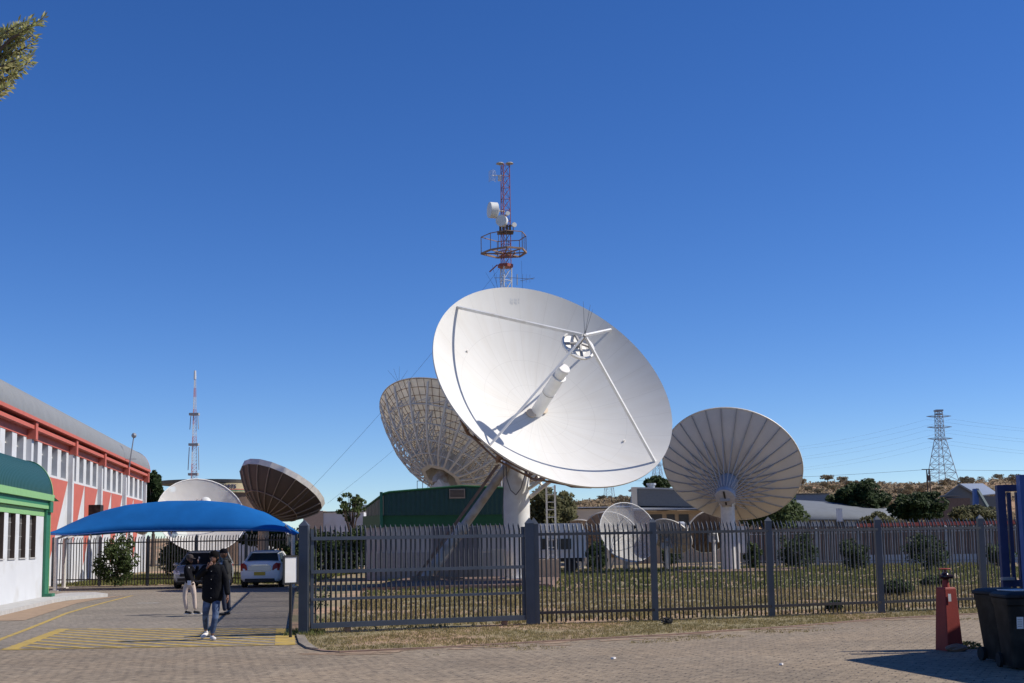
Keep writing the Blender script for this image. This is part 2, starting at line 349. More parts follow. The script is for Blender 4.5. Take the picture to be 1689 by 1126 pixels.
sideL = [BR + V3((-.25, 0, 0)), V3((FL[0].x - .45, FL[0].y + .2, 0))]
flat('lawn', [*kerb, (60, 60), (90, 150), (-70, 150), (-55, 66), (BL.x - 1, BL.y + .1), (BR.x - .25, BR.y + .1), sideL[1]], .012, 'lawn_soil')
flat('driveway', [G(-160, 1073), G(490, 1063), sideL[1], sideL[0], (BL.x - 1, BL.y + .1), (-34, 62), (-30, 40)], .004, 'drive_pavers')
# kerb strip along the verge and a concrete corner apron
mb = MB()
for a, b in zip(kerb[2:-1], kerb[3:]):
    d = (b - a).normalized(); nn = V3((-d.y, d.x, 0)); mb.prism([a + V3((0, 0, -.02)), b + V3((0, 0, -.02)), b + nn * .09 + V3((0, 0, -.02)), a + nn * .09 + V3((0, 0, -.02))], (0, 0, .045 + random.uniform(-.004, .004)))
o = mb.build('kerb', 'brick_edge', recenter=False); o['kind'] = 'structure'
mb = MB(); ap = [sideL[1] + V3((.05, .4, 0)), kerb[0], kerb[1], kerb[2], G(525, 1072.5), G(509, 1062), G(503, 1050)]
mb.prism([p + V3((0, 0, .0)) for p in ap], (0, 0, .035)); o = mb.build('pavement', 'drive_pavers', recenter=False); o['kind'] = 'structure'

# painted markings
def strip(mb, pts, w, z):
    pts = [V3((p[0], p[1], z)) for p in pts]; rows = []
    for i, p in enumerate(pts):
        d = (pts[min(i + 1, len(pts) - 1)] - pts[max(i - 1, 0)]).normalized(); nn = V3((-d.y, d.x, 0)) * w / 2; rows.append([p - nn, p + nn])
    mb.grid(rows)
mb = MB(); c1, c2, c3, c4 = G(2, 1072), G(97, 1037.5), G(486, 1037), G(487, 1063.5)
def clip_line(p, d, poly):
    ts = []
    for a, b in zip(poly, poly[1:] + poly[:1]):
        e = b - a; den = d.x * e.y - d.y * e.x
        if abs(den) < 1e-9: continue
        t = ((a.x - p.x) * e.y - (a.y - p.y) * e.x) / den; q = ((a.x - p.x) * d.y - (a.y - p.y) * d.x) / den
        if 0 <= q <= 1: ts.append(t)
    return (p + d * min(ts), p + d * max(ts)) if len(ts) >= 2 else None
poly = [c1, c2, c3, c4]
strip(mb, [c1, c4], .10, .008); strip(mb, [c2, c3], .10, .008)
strip(mb, [c1 + V3((.13, .06, 0)), c2 + V3((.13, -.05, 0))], .27, .0084); strip(mb, [c3 - V3((.2, .1, 0)), c4 - V3((.2, -.05, 0))], .38, .0084)
d = (G(470, 1062) - G(115, 1040)).normalized(); nn = V3((-d.y, d.x, 0))
for k in range(-16, 20):
    q = clip_line((c1 + c3) / 2 + nn * k * .43, d, poly)
    if q and (q[1] - q[0]).length > .5: strip(mb, q, .15, .0088)
one(mb, 'road_marking', 'yellow_line', 'yellow hatched box painted across the drive', 'road marking', kind='structure', recenter=False)
mb = MB(); strip(mb, [G(-60, 1082), G(0, 1055), G(40, 1040), G(80, 1024), G(110, 1011.5), G(150, 1000), G(180, 992), G(218, 982.5)], .13, .0096)
one(mb, 'road_marking', 'yellow_line', 'long curved yellow line painted on the drive beside the green building', 'road marking', kind='structure', recenter=False)
mb = MB(); strip(mb, [G(226, 995), G(262, 994.6)], .14, .0096)
one(mb, 'road_marking', 'white_line', 'short white dash painted on the drive', 'road marking', kind='structure', recenter=False)

# ================================================================ hill far behind
def hz(x, y):
    t = min(1, max(0, (y - 150) / 170)); t = t * t * (3 - 2 * t)
    side = .42 + .58 * min(1, max(0, (x + 40) / 120)); side = side if x > -40 else .42 * min(1, max(0, (x + 220) / 180))
    return -.5 + (15.6 * t * side) * (1 + .05 * math.sin(x * .037 + 1) + .03 * math.sin(x * .11) + .02 * math.sin(y * .09 + x * .05))
mb = MB(); rows = [[(x, y, hz(x, y) - (0 if y < 420 else (y - 420) * .03)) for x in range(-400, 721, 14)] for y in range(146, 700, 12)]
mb.grid(rows); o = mb.build('hill', 'hill_soil', recenter=False, smooth=True); o['kind'] = 'structure'

# ================================================================ buildings on the left
def local(O, px):
    u = ray(px, 898); U = V3((u.x, u.y, 0)).normalized(); N = V3((U.y, -U.x, 0))
    f = lambda s, n, z: O + U * s + N * n + V3((0, 0, z)); f.U = U; f.N = N; return f
def lbox(mb, L, s0, s1, n0, n1, z0, z1):
    mb.prism([L(s0, n0, z0), L(s0, n1, z0), L(s1, n1, z0), L(s1, n0, z0)], (0, 0, z1 - z0))
corrugate(mk('roof_green', (.010, .062, .050), .42, var=.08), 1, 30.)
corrugate(mk('roof_curve', (.215, .22, .22), .6, metal=.0, var=.06, scale=2), 1, 22.)
corrugate(mk('hut_cladding', (.010, .062, .050), .5, var=.1), 0, 26.)
def barrel(mb, L, s0, s1, prof, step=1.2, th=.06):
    ns = max(2, int((s1 - s0) / step)); top = [[L(s0 + (s1 - s0) * i / ns, n, z) for n, z in prof] for i in range(ns + 1)]
    mb.grid(top); mb.grid([[p - V3((0, 0, th)) for p in r_] for r_ in top], flip=True)
    for r_ in (top[0], top[-1]): mb.grid([r_, [p - V3((0, 0, th)) for p in r_]])
def arc_prof(n0, z0, n1, z1, k=14, tail=()):
    return [(n0 + (n1 - n0) * (1 - math.cos(PI / 2 * i / k)), z0 + (z1 - z0) * math.sin(PI / 2 * i / k)) for i in range(k + 1)] + list(tail)
# --- green fronted building
Lg = local(G(75, 989), 503); gb = empty('office_building', Lg(0, 0, 0), 'low white office with dark green curved roof and lime green trim at the left edge', 'building')
ws = [(-2.0 - 1.6 * k - 1.05, -2.0 - 1.6 * k) for k in range(7)]
mb = MB(); lbox(mb, Lg, -14, -.02, -7.9, -.22, 0, 3.55); lbox(mb, Lg, -14, 0, -.22, 0, 0, 1.55)
edges = [0] + [e for w in ws for e in (w[1], w[0])] + [-14]
for i in range(0, len(edges), 2): lbox(mb, Lg, edges[i + 1], edges[i], -.219, -.002, 1.551, 3.05)
mb.build('wall', 'white_wall', gb)
mb = MB(); lbox(mb, Lg, -14, .004, -.22, .012, 3.05, 3.3); mb.build('lime_band', 'green_lime', gb)
mb = MB(); lbox(mb, Lg, -14, .05, -.2, .22, 3.62, 3.85); lbox(mb, Lg, -14, .0, -.15, .14, 3.32, 3.44); mb.build('fascia', 'green_lime', gb)
mb = MB(); lbox(mb, Lg, -14, -.05, -.3, .12, 3.445, 3.615); mb.build('gutter', 'green_mid', gb)
mb = MB(); barrel(mb, Lg, -14, 0, arc_prof(.14, 3.86, -.85, 5.12, tail=[(-8, 5.3)])); mb.build('roof', 'roof_green', gb, smooth='auto', fix=True)
mb = MB(); pr = arc_prof(.16, 3.82, -.85, 5.16); mb.grid([[Lg(s, n, z) for n, z in pr] for s in (.0, .10)]); mb.grid([[Lg(.10, n, z) for n, z in pr], [Lg(.10, n - .12, z - .14) for n, z in pr]]); mb.grid([[Lg(0, n, z) for n, z in pr], [Lg(0, n - .12, z - .14) for n, z in pr]], flip=True)
mb.build('roof_trim', 'green_lime', gb)
mb = MB(); mb.poly([Lg(-.01, n, z) for n, z in pr[::-1]] + [Lg(-.01, .4, 3.62), Lg(-.01, -1.1, 3.62)]); mb.build('gable_panel', 'green_mid', gb)
mb = MB(); lbox(mb, Lg, -.72, -.12, .014, .10, .1, 3.32); mb.prism([Lg(-.72, .10, .1), Lg(-.12, .10, .1), Lg(-.12, .35, .1), Lg(-.72, .35, .1)], (0, 0, .14)); lbox(mb, Lg, -.6, -.05, .102, .2, 3.2, 3.6)
dp = mb.build('downpipe', 'green_mid', gb); mb = MB(); lbox(mb, Lg, -.118, -.05, .014, .12, .1, 3.6); mb.build('pipe_edge', 'green_lime', dp)
for w in ws:
    mb = MB(); lbox(mb, Lg, w[0], w[1], -.20, -.17, 1.57, 3.05); o = mb.build('window', 'glass_dark', gb)
    mb = MB(); lbox(mb, Lg, w[0], w[1], -.165, .04, 1.535, 1.575); mb.build('sill', 'concrete', o)
    mb = MB()
    for k in range(1, 7): s_ = w[0] + (w[1] - w[0]) * k / 7; mb.tube(Lg(s_, -.14, 1.58), Lg(s_, -.14, 3.05), .012, None, 5)
    for z in (1.85, 2.3, 2.75): mb.tube(Lg(w[0], -.14, z), Lg(w[1], -.14, z), .012, None, 5)
    mb.build('window_bars', 'rib_grey', o)
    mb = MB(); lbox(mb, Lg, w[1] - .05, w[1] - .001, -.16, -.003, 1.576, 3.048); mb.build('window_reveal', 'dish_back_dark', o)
mb = MB(); mb.prism([Lg(-14, .01, 0), Lg(-14, 1.0, 0), Lg(-3, .9, 0), Lg(-1.1, .95, 0), Lg(1.4, 2.0, 0), Lg(3.4, 1.2, 0), Lg(3.4, .0, 0), Lg(.3, .0, 0)], (0, 0, .13)); o = mb.build('pavement', 'concrete', recenter=False); o['kind'] = 'structure'
mb = MB(); pts = [Lg(-14, 1.0, 0), Lg(-3, .9, 0), Lg(-1, 1.2, 0), Lg(1.6, 2.2, 0), Lg(2.0, 2.6, 0), Lg(-1, 2.0, 0), Lg(-4, 1.8, 0), Lg(-14, 2.2, 0)]
mb.poly([p + V3((0, 0, .0125)) for p in pts]); o = mb.build('dirt_path', 'sand', recenter=False); o['kind'] = 'structure'

# --- red and white building
Lr = local(G(88, 966), 515); rb = empty('industrial_building', Lr(0, 0, 0), 'long white two storey building with red triangle panels, strip windows and curved grey roof', 'building')
SE = 33.4; cols = [-6.8, 3.3, 12.75, 22.8]
S0 = -16.2; bay = [S0] + cols + [SE]
mb = MB(); lbox(mb, Lr, S0, SE, -14, -.4, 0, 7.7); lbox(mb, Lr, S0, SE, -.4, 0, 0, 5.46)
lbox(mb, Lr, S0, SE, -.399, 0, 5.462, 5.56)
win = []
for i in range(len(bay) - 1):
    a = bay[i] + .35; b = bay[i + 1] - .35; n = 4; pit = (b - a) / n
    lbox(mb, Lr, bay[i] - .349, a, -.398, 0, 5.56, 7.0)
    for k in range(n):
        p0 = a + k * pit; w0, w1 = p0 + pit * .22, p0 + pit * .82; win.append((w0, w1))
        lbox(mb, Lr, p0, w0, -.398, -.002, 5.56, 7.0); lbox(mb, Lr, w1, p0 + pit, -.398, -.002, 5.56, 7.0)
mb.build('wall', 'white_wall', rb)
for a, b in win:
    mb = MB(); lbox(mb, Lr, a, b, -.33, -.30, 5.56, 7.0); o = mb.build('window', 'window_grey' if 'window_grey' in MT else mk('window_grey', (.09, .105, .11), .2, var=.35, scale=.5), rb)
    mb = MB(); m_ = (a + b) / 2; lbox(mb, Lr, m_ - .03, m_ + .03, -.299, -.26, 5.56, 7.0); lbox(mb, Lr, a, b, -.2995, -.262, 6.5, 6.56); mb.build('window_frame', 'white_paint', o)
mb = MB(); lbox(mb, Lr, S0, SE, -.39, .02, 7.0, 7.36); mb.build('red_band', 'red_paint', rb)
mb = MB(); lbox(mb, Lr, S0, SE + .3, -.1, .34, 7.361, 7.53); mb.build('red_beam', 'red_paint', rb)
mb = MB(); lbox(mb, Lr, S0, SE + .3, .0, .50, 7.71, 7.87); mb.build('red_fascia', 'red_paint', rb)
mb = MB(); barrel(mb, Lr, S0, SE, arc_prof(.47, 7.875, -1.1, 9.38, tail=[(-14, 9.9)])); mb.build('roof', 'roof_curve', rb, smooth='auto', fix=True)
pr = arc_prof(.48, 7.8, -1.1, 9.42); mb = MB(); mb.grid([[Lr(SE, n, z) for n, z in pr], [Lr(SE + .18, n, z) for n, z in pr]]); mb.grid([[Lr(SE + .18, n, z) for n, z in pr], [Lr(SE + .18, n - .3, z - .2) for n, z in pr]])
mb.poly([Lr(SE + .02, n, z) for n, z in pr[::-1]] + [Lr(SE + .02, .4, 7.7), Lr(SE + .02, -14, 7.7), Lr(SE + .02, -14, 9.8)]); mb.build('roof_trim', 'red_paint', rb)
for c in bay:
    mb = MB(); lbox(mb, Lr, c - .22, c + .22, .001, .24, 0, 6.9); o = mb.build('column', 'white_wall', rb)
    mb = MB(); lbox(mb, Lr, c - .225, c + .225, .03, .42, 6.9, 7.7); mb.build('column_bracket', 'red_paint', o)
for i in range(len(bay) - 1):
    a = bay[i] + .33; b = bay[i + 1] - .33; m_ = (a + b) / 2
    for s0, s1 in ((a, m_ - .1), (m_ + .1, b)):
        mb = MB(); mb.prism([Lr(s0, .003, .9), Lr(s1, .003, 5.44), Lr(s0, .003, 5.44)], Lr.N * .02); mb.build('painted_triangle', 'red_paint', rb)
mb = MB(); lbox(mb, Lr, 9.4, 10.5, .03, .7, 3.6, 4.4); mb.build('air_conditioner', 'dark_plastic', rb)
# wall lamps and mast on the roof edge
mb = MB(); mb.path([P(149, 790, 76), P(160, 742, 76), P(160, 734, 76), P(153, 727, 75.5)], .07); one(mb, 'lamp_arm', 'white_paint', 'white cranked lamp arm rising past the roof edge of the red building', 'lamp')
mb = MB(); q = P(127, 731, 69); mb.box(q, (.2, .2, .12)); mb.tube(q, q + V3((-.25, .1, -.15)), .04); one(mb, 'flood_lamp', 'black', 'small black floodlight on the red fascia of the long building', 'lamp')
mb = MB(); p = P(213, 770, 84); q = P(221, 718, 84); mb.tube(p, q, .05, .035); mb.ball(q, .18, 6); mb.bar(q + V3((-.7, 0, -1.6)), q + V3((.2, 0, -1.6)), .03); one(mb, 'antenna_pole', 'galv', 'thin leaning pole with a white tip above the grey roof', 'antenna')
# ================================================================ covered parking
cpy = [55.4, 59.6]
sil = [(75, 878), (100, 865), (130, 852), (165, 841), (200, 833), (265, 827), (330, 826.5), (380, 831), (430, 846), (470, 868), (487, 880)]
low = [(75, 879.5), (100, 881), (130, 880), (165, 877), (200, 874.6), (265, 873.6), (330, 873.5), (380, 873), (430, 872.6), (470, 875), (487, 881)]
cpk = empty('carport', P(280, 966, 57), 'wide blue shade net carport on white posts over the parked cars', 'carport')
mb = MB(); rows = []
NV = 12
def lerp_tab(tab, x):
    for a, b in zip(tab, tab[1:]):
        if x <= b[0]: return a[1] + (b[1] - a[1]) * (x - a[0]) / (b[0] - a[0])
    return tab[-1][1]
xs = [75 + (487 - 75) * i / 48 for i in range(49)]
for x in xs:
    fr = P(x, lerp_tab(low, x), cpy[0]); X = fr.x
    rz = P(x, lerp_tab(sil, x), 57.5).z; bz = max(fr.z - .05, 2.3); row = []
    for j in range(NV + 1):
        v = j / NV; base = fr.z * (1 - v) + bz * v; a = 1 - abs(2 * v - 1) ** 1.35; y = cpy[0] + (cpy[1] - cpy[0]) * v
        inset = .35 * math.sin(PI * (x - 75) / 412) ** .5 * (1 - 4 * v * (1 - v))
        y += inset * (1 if v < .5 else -1); row.append(V3((X * (y / cpy[0]) * .5 + X * .5, y, base + (rz - base) * a)))
    rows.append(row)
mb.grid(rows); o = mb.build('shade_canopy', 'canopy_blue', cpk, smooth=True)
md = o.modifiers.new('s', 'SOLIDIFY'); md.thickness = .03
mb = MB(); mb.path([r_[0] + V3((0, -.02, -.03)) for r_ in rows], .03, 5); mb.build('edge_cable', 'blue_bright', cpk)
mb = MB()
for i in range(6, 48, 6): mb.path([p + V3((0, 0, .016)) for p in rows[i]], .014, 4)
mb.build('seams', 'blue_steel', cpk)
for (x, yb, Y) in ((91, 966, 55.6), (483, 966, 55.6), (105, 966, 59.4), (476, 966, 59.4)):
    p = P(x, yb, Y); p.z = 0; mb = MB(); mb.tube(p, p + V3((0, 0, 2.35)), .09, .09, 10); mb.tube(p + V3((0, 0, 2.3)), p + V3((.9 if x < 200 else -.5, .9, 2.75)), .05, .05, 6); mb.box(p + V3((0, 0, .02)), (.35, .35, .05)); mb.build('post', 'white_steel', cpk)
mb = MB()
for x0 in (130, 265, 400): 
    i = min(range(49), key=lambda k: abs(xs[k] - x0)); mb.path([p - V3((0, 0, .08)) for p in rows[i]], .04, 6)
mb.build('hoop', 'white_steel', cpk)

# ================================================================ DISHES
def axis(px, py, ang, dx, dy):
    d = ray(px, py).normalized(); im = dx * cR - dy * cU; im -= im.dot(d) * d; im.normalize(); return math.cos(ang) * d + math.sin(ang) * im
def surf_z(r_, Rr, dep): return dep * (r_ / Rr) ** 2
def reflector(root, V, n, Rr, dep, mats, nseg=72, nring=16, th=.035, r0_=.0, name='reflector', lip=0.):
    Mw = frame(V, n); mb = MB()
    rings = [(max(r0_, 1e-3) + (Rr - max(r0_, 1e-3)) * i / nring) for i in range(nring + 1)]
    pt = lambda r_, k, dz: V3((r_ * math.cos(2 * PI * k / nseg), r_ * math.sin(2 * PI * k / nseg), surf_z(r_, Rr, dep) + dz))
    mb.grid([[pt(r_, k, 0) for k in range(nseg)] for r_ in rings], closed=True)
    mb.cur = 1; mb.grid([[pt(r_, k, -th) for k in range(nseg)] for r_ in rings], closed=True, flip=True)
    mb.cur = 0; mb.grid([[pt(Rr, k, 0) for k in range(nseg)], [pt(Rr + lip, k, -.0) for k in range(nseg)], [pt(Rr + lip, k, -th - lip) for k in range(nseg)], [pt(Rr, k, -th) for k in range(nseg)]], closed=True)
    return mb.build(name, mats, root, Mw, smooth='auto'), Mw
def cyl(Mw, k, N, r_, z): a = 2 * PI * k / N; return V3((r_ * math.cos(a), r_ * math.sin(a), z))

# ---- the large white dish facing the camera
C0 = P(916.6, 629.3, 54); nd = V3((.39369972, -.73489175, .55220888)); RM = 5.996 * 54 / 57; DEP = 2.15
Vm = C0 - nd * DEP
base_m = P(854, 950, 57.9); base_m.z = .15
big = empty('satellite_dish', base_m, 'largest white dish, its bowl facing forward with four struts holding the small reflector', 'satellite dish', 'satellite dishes in the yard')
refl, MW = reflector(big, Vm, nd, RM, DEP, ['dish_white', 'dish_back'], 144, 40, .06, .0, lip=.03)
SH = 4.42
A0 = [-50, 40, 130, 220]
mb = MB()
def on(a, r_, dz=0): return V3((r_ * math.cos(R(a)), r_ * math.sin(R(a)), surf_z(r_, RM, DEP) + dz))
apex = V3((0, 0, 5.1))
mb = MB()      # sub-reflector seen from behind : ring, spokes and shallow cap
mb.lathe([(.72, SH - .02), (.76, SH + .02), (.76, SH + .12), (.68, SH + .15), (.66, SH + .05), (.3, SH - .06), (.02, SH - .12)], 36)
sub = mb.build('subreflector', 'white_paint', refl, MW, smooth='auto')
for a in A0:
    mb = MB(); mb.bar(on(a, RM * .975), apex + V3((.10 * math.cos(R(a)), .1 * math.sin(R(a)), 0)), .085, .13); mb.build('strut', 'white_paint', refl, MW)
mb = MB()
for a in (-5, 85, 175, 265): mb.bar(V3((.70 * math.cos(R(a)), .70 * math.sin(R(a)), SH + .1)), V3((0, 0, SH + .25)), .09)
mb.tube((0, 0, SH - .05), (0, 0, 5.2), .07, None, 8); mb.build('subreflector_mount', 'rib_grey', refl, MW)
mb = MB(); ZI = MW.to_3x3().inverted() @ V3((0, 0, 1))
for dx, l_ in ((0, 1.5), (.22, 1.35), (.34, 1.15)):
    mb.tube(apex + V3((0, 0, .05)), apex + ZI * l_ + (MW.to_3x3().inverted() @ V3((dx, 0, 0))) * l_, .012, .006, 5)
mb.build('lightning_rods', 'wire', refl, MW)
mb = MB(); mb.lathe([(.285, surf_z(.3, RM, DEP)), (.285, 1.45), (.30, 1.46), (.30, 1.49), (.285, 1.50), (.285, 2.45), (.325, 2.46), (.325, 2.52), (.25, 2.54), (.25, 2.85), (.285, 2.88), (.285, 3.02), (.265, 3.06)], 32)
feed = mb.build('feed_tube', 'white_paint', refl, MW, smooth='auto')
mb = MB(); mb.lathe([(.25, 3.062), (.25, 3.075)], 28); mb.build('feed_window', 'paper', feed, MW)
mb = MB(); mb.lathe([(.286, 1.38), (.292, 1.38), (.292, 1.42), (.286, 1.42)], 28, caps=False); mb.build('feed_band', 'rib_grey', feed, MW)
for a in (20, 200):
    mb = MB(); mb.lathe([(.02, .04), (.22, .06), (.24, .14), (.02, .16)], 20, Matrix.Translation(V3((.36 * math.cos(R(a)), .36 * math.sin(R(a)), 0)))); mb.build('feed_hatch', 'cream_wall', refl, MW, smooth='auto')
for px, py in ((769, 581), (1028, 729)):
    # lifting eyes on the bowl
    o_ = MW.inverted() @ V3((0, 0, HC)); dq = MW.to_3x3().inverted() @ ray(px, py); best = None
    for i in range(400, 700):
        q = o_ + dq * (i * .1)
        if math.hypot(q.x, q.y) < RM and q.z - surf_z(math.hypot(q.x, q.y), RM, DEP) <= 0: best = q; break
    if best: mb = MB(); mb.tube(best, best + V3((0, 0, .15)), .04, .03, 8); mb.tube(best + V3((0, 0, -.05)), best + V3((0, 0, .08)), .10, .06, 10); mb.build('lifting_eye', 'white_steel', refl, MW)
# faint worn lettering high on the bowl
mb = MB()
for row in range(2):
    for k in range(5):
        o_ = MW.inverted() @ V3((0, 0, HC)); dq = MW.to_3x3().inverted() @ ray(841 + k * 3.4, 495.5 + row * 5)
        for i in range(500, 640):
            q = o_ + dq * (i * .1)
            if q.z - surf_z(math.hypot(q.x, q.y), RM, DEP) <= 0.02: break
        e1 = V3((.035, 0, 0)); e2 = V3((0, .045, 0)); gr_ = V3((2 * DEP * q.x / RM ** 2, 2 * DEP * q.y / RM ** 2)); f_ = lambda v: V3((q.x + v.x, q.y + v.y, surf_z(math.hypot(q.x + v.x, q.y + v.y), RM, DEP) + .006))
        mb.poly([f_(-e1 - e2), f_(e1 - e2), f_(e1 + e2), f_(-e1 + e2)])
mb.build('faded_lettering', mk('faded_ink', (.55, .55, .54), .6), refl, MW)
# back structure
def rib_truss(root, Mw, Rr, dep, N, r_in, z_in, depth_mid, m, w=.07, name='rib', rmax=.98, k_only=None):
    for k in range(N):
        mb = MB(); st = [r_in + (Rr * rmax - r_in) * i / 5 for i in range(6)]
        lo = []
        for i, r_ in enumerate(st):
            zs = surf_z(r_, Rr, dep) - .06; t = i / 5; lo.append((r_, zs - depth_mid * (1 - t * t * t * .93) - .05 - (0 if i else -z_in * 0)))
        for (ra, za), (rb_, zb) in zip(lo, lo[1:]): mb.bar(cyl(Mw, k, N, ra, za), cyl(Mw, k, N, rb_, zb), w)
        for i in range(5):
            mb.bar(cyl(Mw, k, N, st[i], surf_z(st[i], Rr, dep) - .07), cyl(Mw, k, N, *lo[i]), w * .7)
            mb.bar(cyl(Mw, k, N, *lo[i]), cyl(Mw, k, N, st[i + 1], surf_z(st[i + 1], Rr, dep) - .07), w * .7)
            mb.bar(cyl(Mw, k, N, st[i], surf_z(st[i], Rr, dep) - .08), cyl(Mw, k, N, st[i + 1], surf_z(st[i + 1], Rr, dep) - .08), w * .8)
        mb.build(name, m, root, Mw)
rib_truss(refl, MW, RM, DEP, 16, .9, 0, 1.3, 'rusty_steel', .08, rmax=.96)
mb = MB()
for rr, dz in ((RM * .55, -1.2), (RM * .76, -.85)):
    for k in range(16): mb.bar(cyl(MW, k, 16, rr, surf_z(rr, RM, DEP) + dz), cyl(MW, k + 1, 16, rr, surf_z(rr, RM, DEP) + dz), .06)
mb.build('ring_truss', 'rusty_steel', refl, MW)
mb = MB(); mb.lathe([(.95, .0), (.95, -1.3), (.75, -1.35)], 28); mb.build('hub', 'white_steel', refl, MW, smooth='auto')
ZT = 6.3; pt_ = V3((base_m.x, base_m.y, ZT)); hubw = MW @ V3((0, 0, -1.35))
mb = MB(); mb.tube(base_m, pt_, .61, .61, 40); mb.tube(base_m, base_m + V3((0, 0, .06)), .85, .85, 40); mb.tube(pt_, pt_ + V3((0, 0, .12)), .72, .72, 40)
mb.build('pedestal', 'white_paint', big, smooth='auto')
mb = MB(); mb.bar(pt_ + V3((0, 0, .1)), hubw, .9, 1.0); mb.bar(pt_ + V3((0, .5, -.1)), hubw + V3((.3, .5, .3)), .3); mb.build('yoke', 'dirty_steel', big)
mb = MB(); q1 = P(880, 812, 57.9); q2 = P(912, 790, 57.0); mb.bar(P(874, 820, 57.8), q2, .14); mb.bar(P(872, 806, 57.8), P(905, 783, 56.6), .12); mb.bar(P(880, 770, 57.8), P(893, 800, 57.4), .1); mb.build('brace', 'white_steel', big)
mb = MB(); a_, b_ = G(701, 963), P(838, 766, 57.4); a_.z = .15; mb.tube(a_, a_ * .55 + b_ * .45, .27, .25, 18); mb.tube(a_ * .55 + b_ * .45, b_, .21, .19, 18); mb.tube(a_ * .57 + b_ * .43, a_ * .53 + b_ * .47, .31, .31, 18)
act = mb.build('actuator', 'strut_steel', big, smooth='auto')
mb = MB(); c_, d_ = G(684, 962), P(820, 768, 57.4); c_.z = .15; mb.bar(c_, d_, .16, .1); e_ = V3((.1, -.25, .05)); mb.bar(c_ + e_, d_ + e_, .06); 
for i in range(14): t = i / 14; mb.bar(c_.lerp(d_, t), c_.lerp(d_, t + .035) + e_, .035)
mb.build('actuator_rail', 'rusty_steel', act)
mb = MB(); mb.box(a_ + V3((0, 0, .1)), (1.3, .8, .22)); mb.bar(a_ + V3((.0, 0, .2)), P(765, 955, 57.5), .12); mb.build('actuator_foot', 'rusty_steel', big)
mb = MB(); pts = [P(834, 748 + 0, 57.2), P(836, 790, 57.1), P(842, 808, 57.1), P(851, 816, 57.1), P(859, 806, 57.1), P(865, 785, 57.1), P(867, 768, 57.1)]
mb.path(pts, .022, 5); mb.path([P(828, 740, 57), P(831, 790, 57.2), P(829, 855, 57.2)], .018, 5); mb.build('cable', 'wire', big)
mb = MB(); mb.box((base_m.x - .85, base_m.y - .9, .9), (.5, .4, 1.2)); mb.box((base_m.x - 1.1, base_m.y - .9, 1.4), (1.2, .1, .08)); mb.build('junction_box', 'cream_wall', big)
# concrete platform with a brick edge
mb = MB(); mb.prism([(-6.1, 49.8, -.02), (1.5, 49.8, -.02), (2.2, 61.5, -.02), (-5.5, 62, -.02)], (0, 0, .15)); pf = one(mb, 'dish_platform', 'brick_edge', 'low brick edged concrete slab under the largest dish', 'platform', recenter=False)
mb = MB(); mb.prism([(-5.95, 49.95, .13), (2.45, 49.95, .13), (3.25, 61.3, .13), (-5.35, 61.8, .13)], (0, 0, .025)); mb.build('slab_top', 'concrete', pf, recenter=False) if False else None
s_ = MB(); s_.prism([(-5.95, 49.95, .128), (1.35, 49.95, .128), (2.05, 61.3, .128), (-5.35, 61.8, .128)], (0, 0, .03)); s_.build('slab_top', 'brown_wall', pf)
# ladder on its box
lx, ly = P(903, 900, 60), P(917, 900, 60); ld = empty('access_ladder', V3((lx.x, 60, 0)), 'tall white steel ladder standing on a plinth right of the largest dish pedestal', 'ladder')
zt = P(910, 800, 60).z; zb = P(910, 922, 60).z
for q in (lx, ly): mb = MB(); mb.bar((q.x, 60, zb), (q.x, 60, zt), .07, .09); mb.build('side_rail', 'white_paint', ld)
k = 0
while zb + .2 + k * .36 < zt: mb = MB(); z = zb + .2 + k * .36; mb.tube((lx.x, 60, z), (ly.x, 60, z), .022, None, 6); mb.build('rung', 'white_paint', ld); k += 1
mb = MB(); mb.box(((lx.x + ly.x) / 2 - .4, 60.2, zb / 2), (1.6, 1.0, zb)); mb.build('plinth', 'beige_wall', ld)

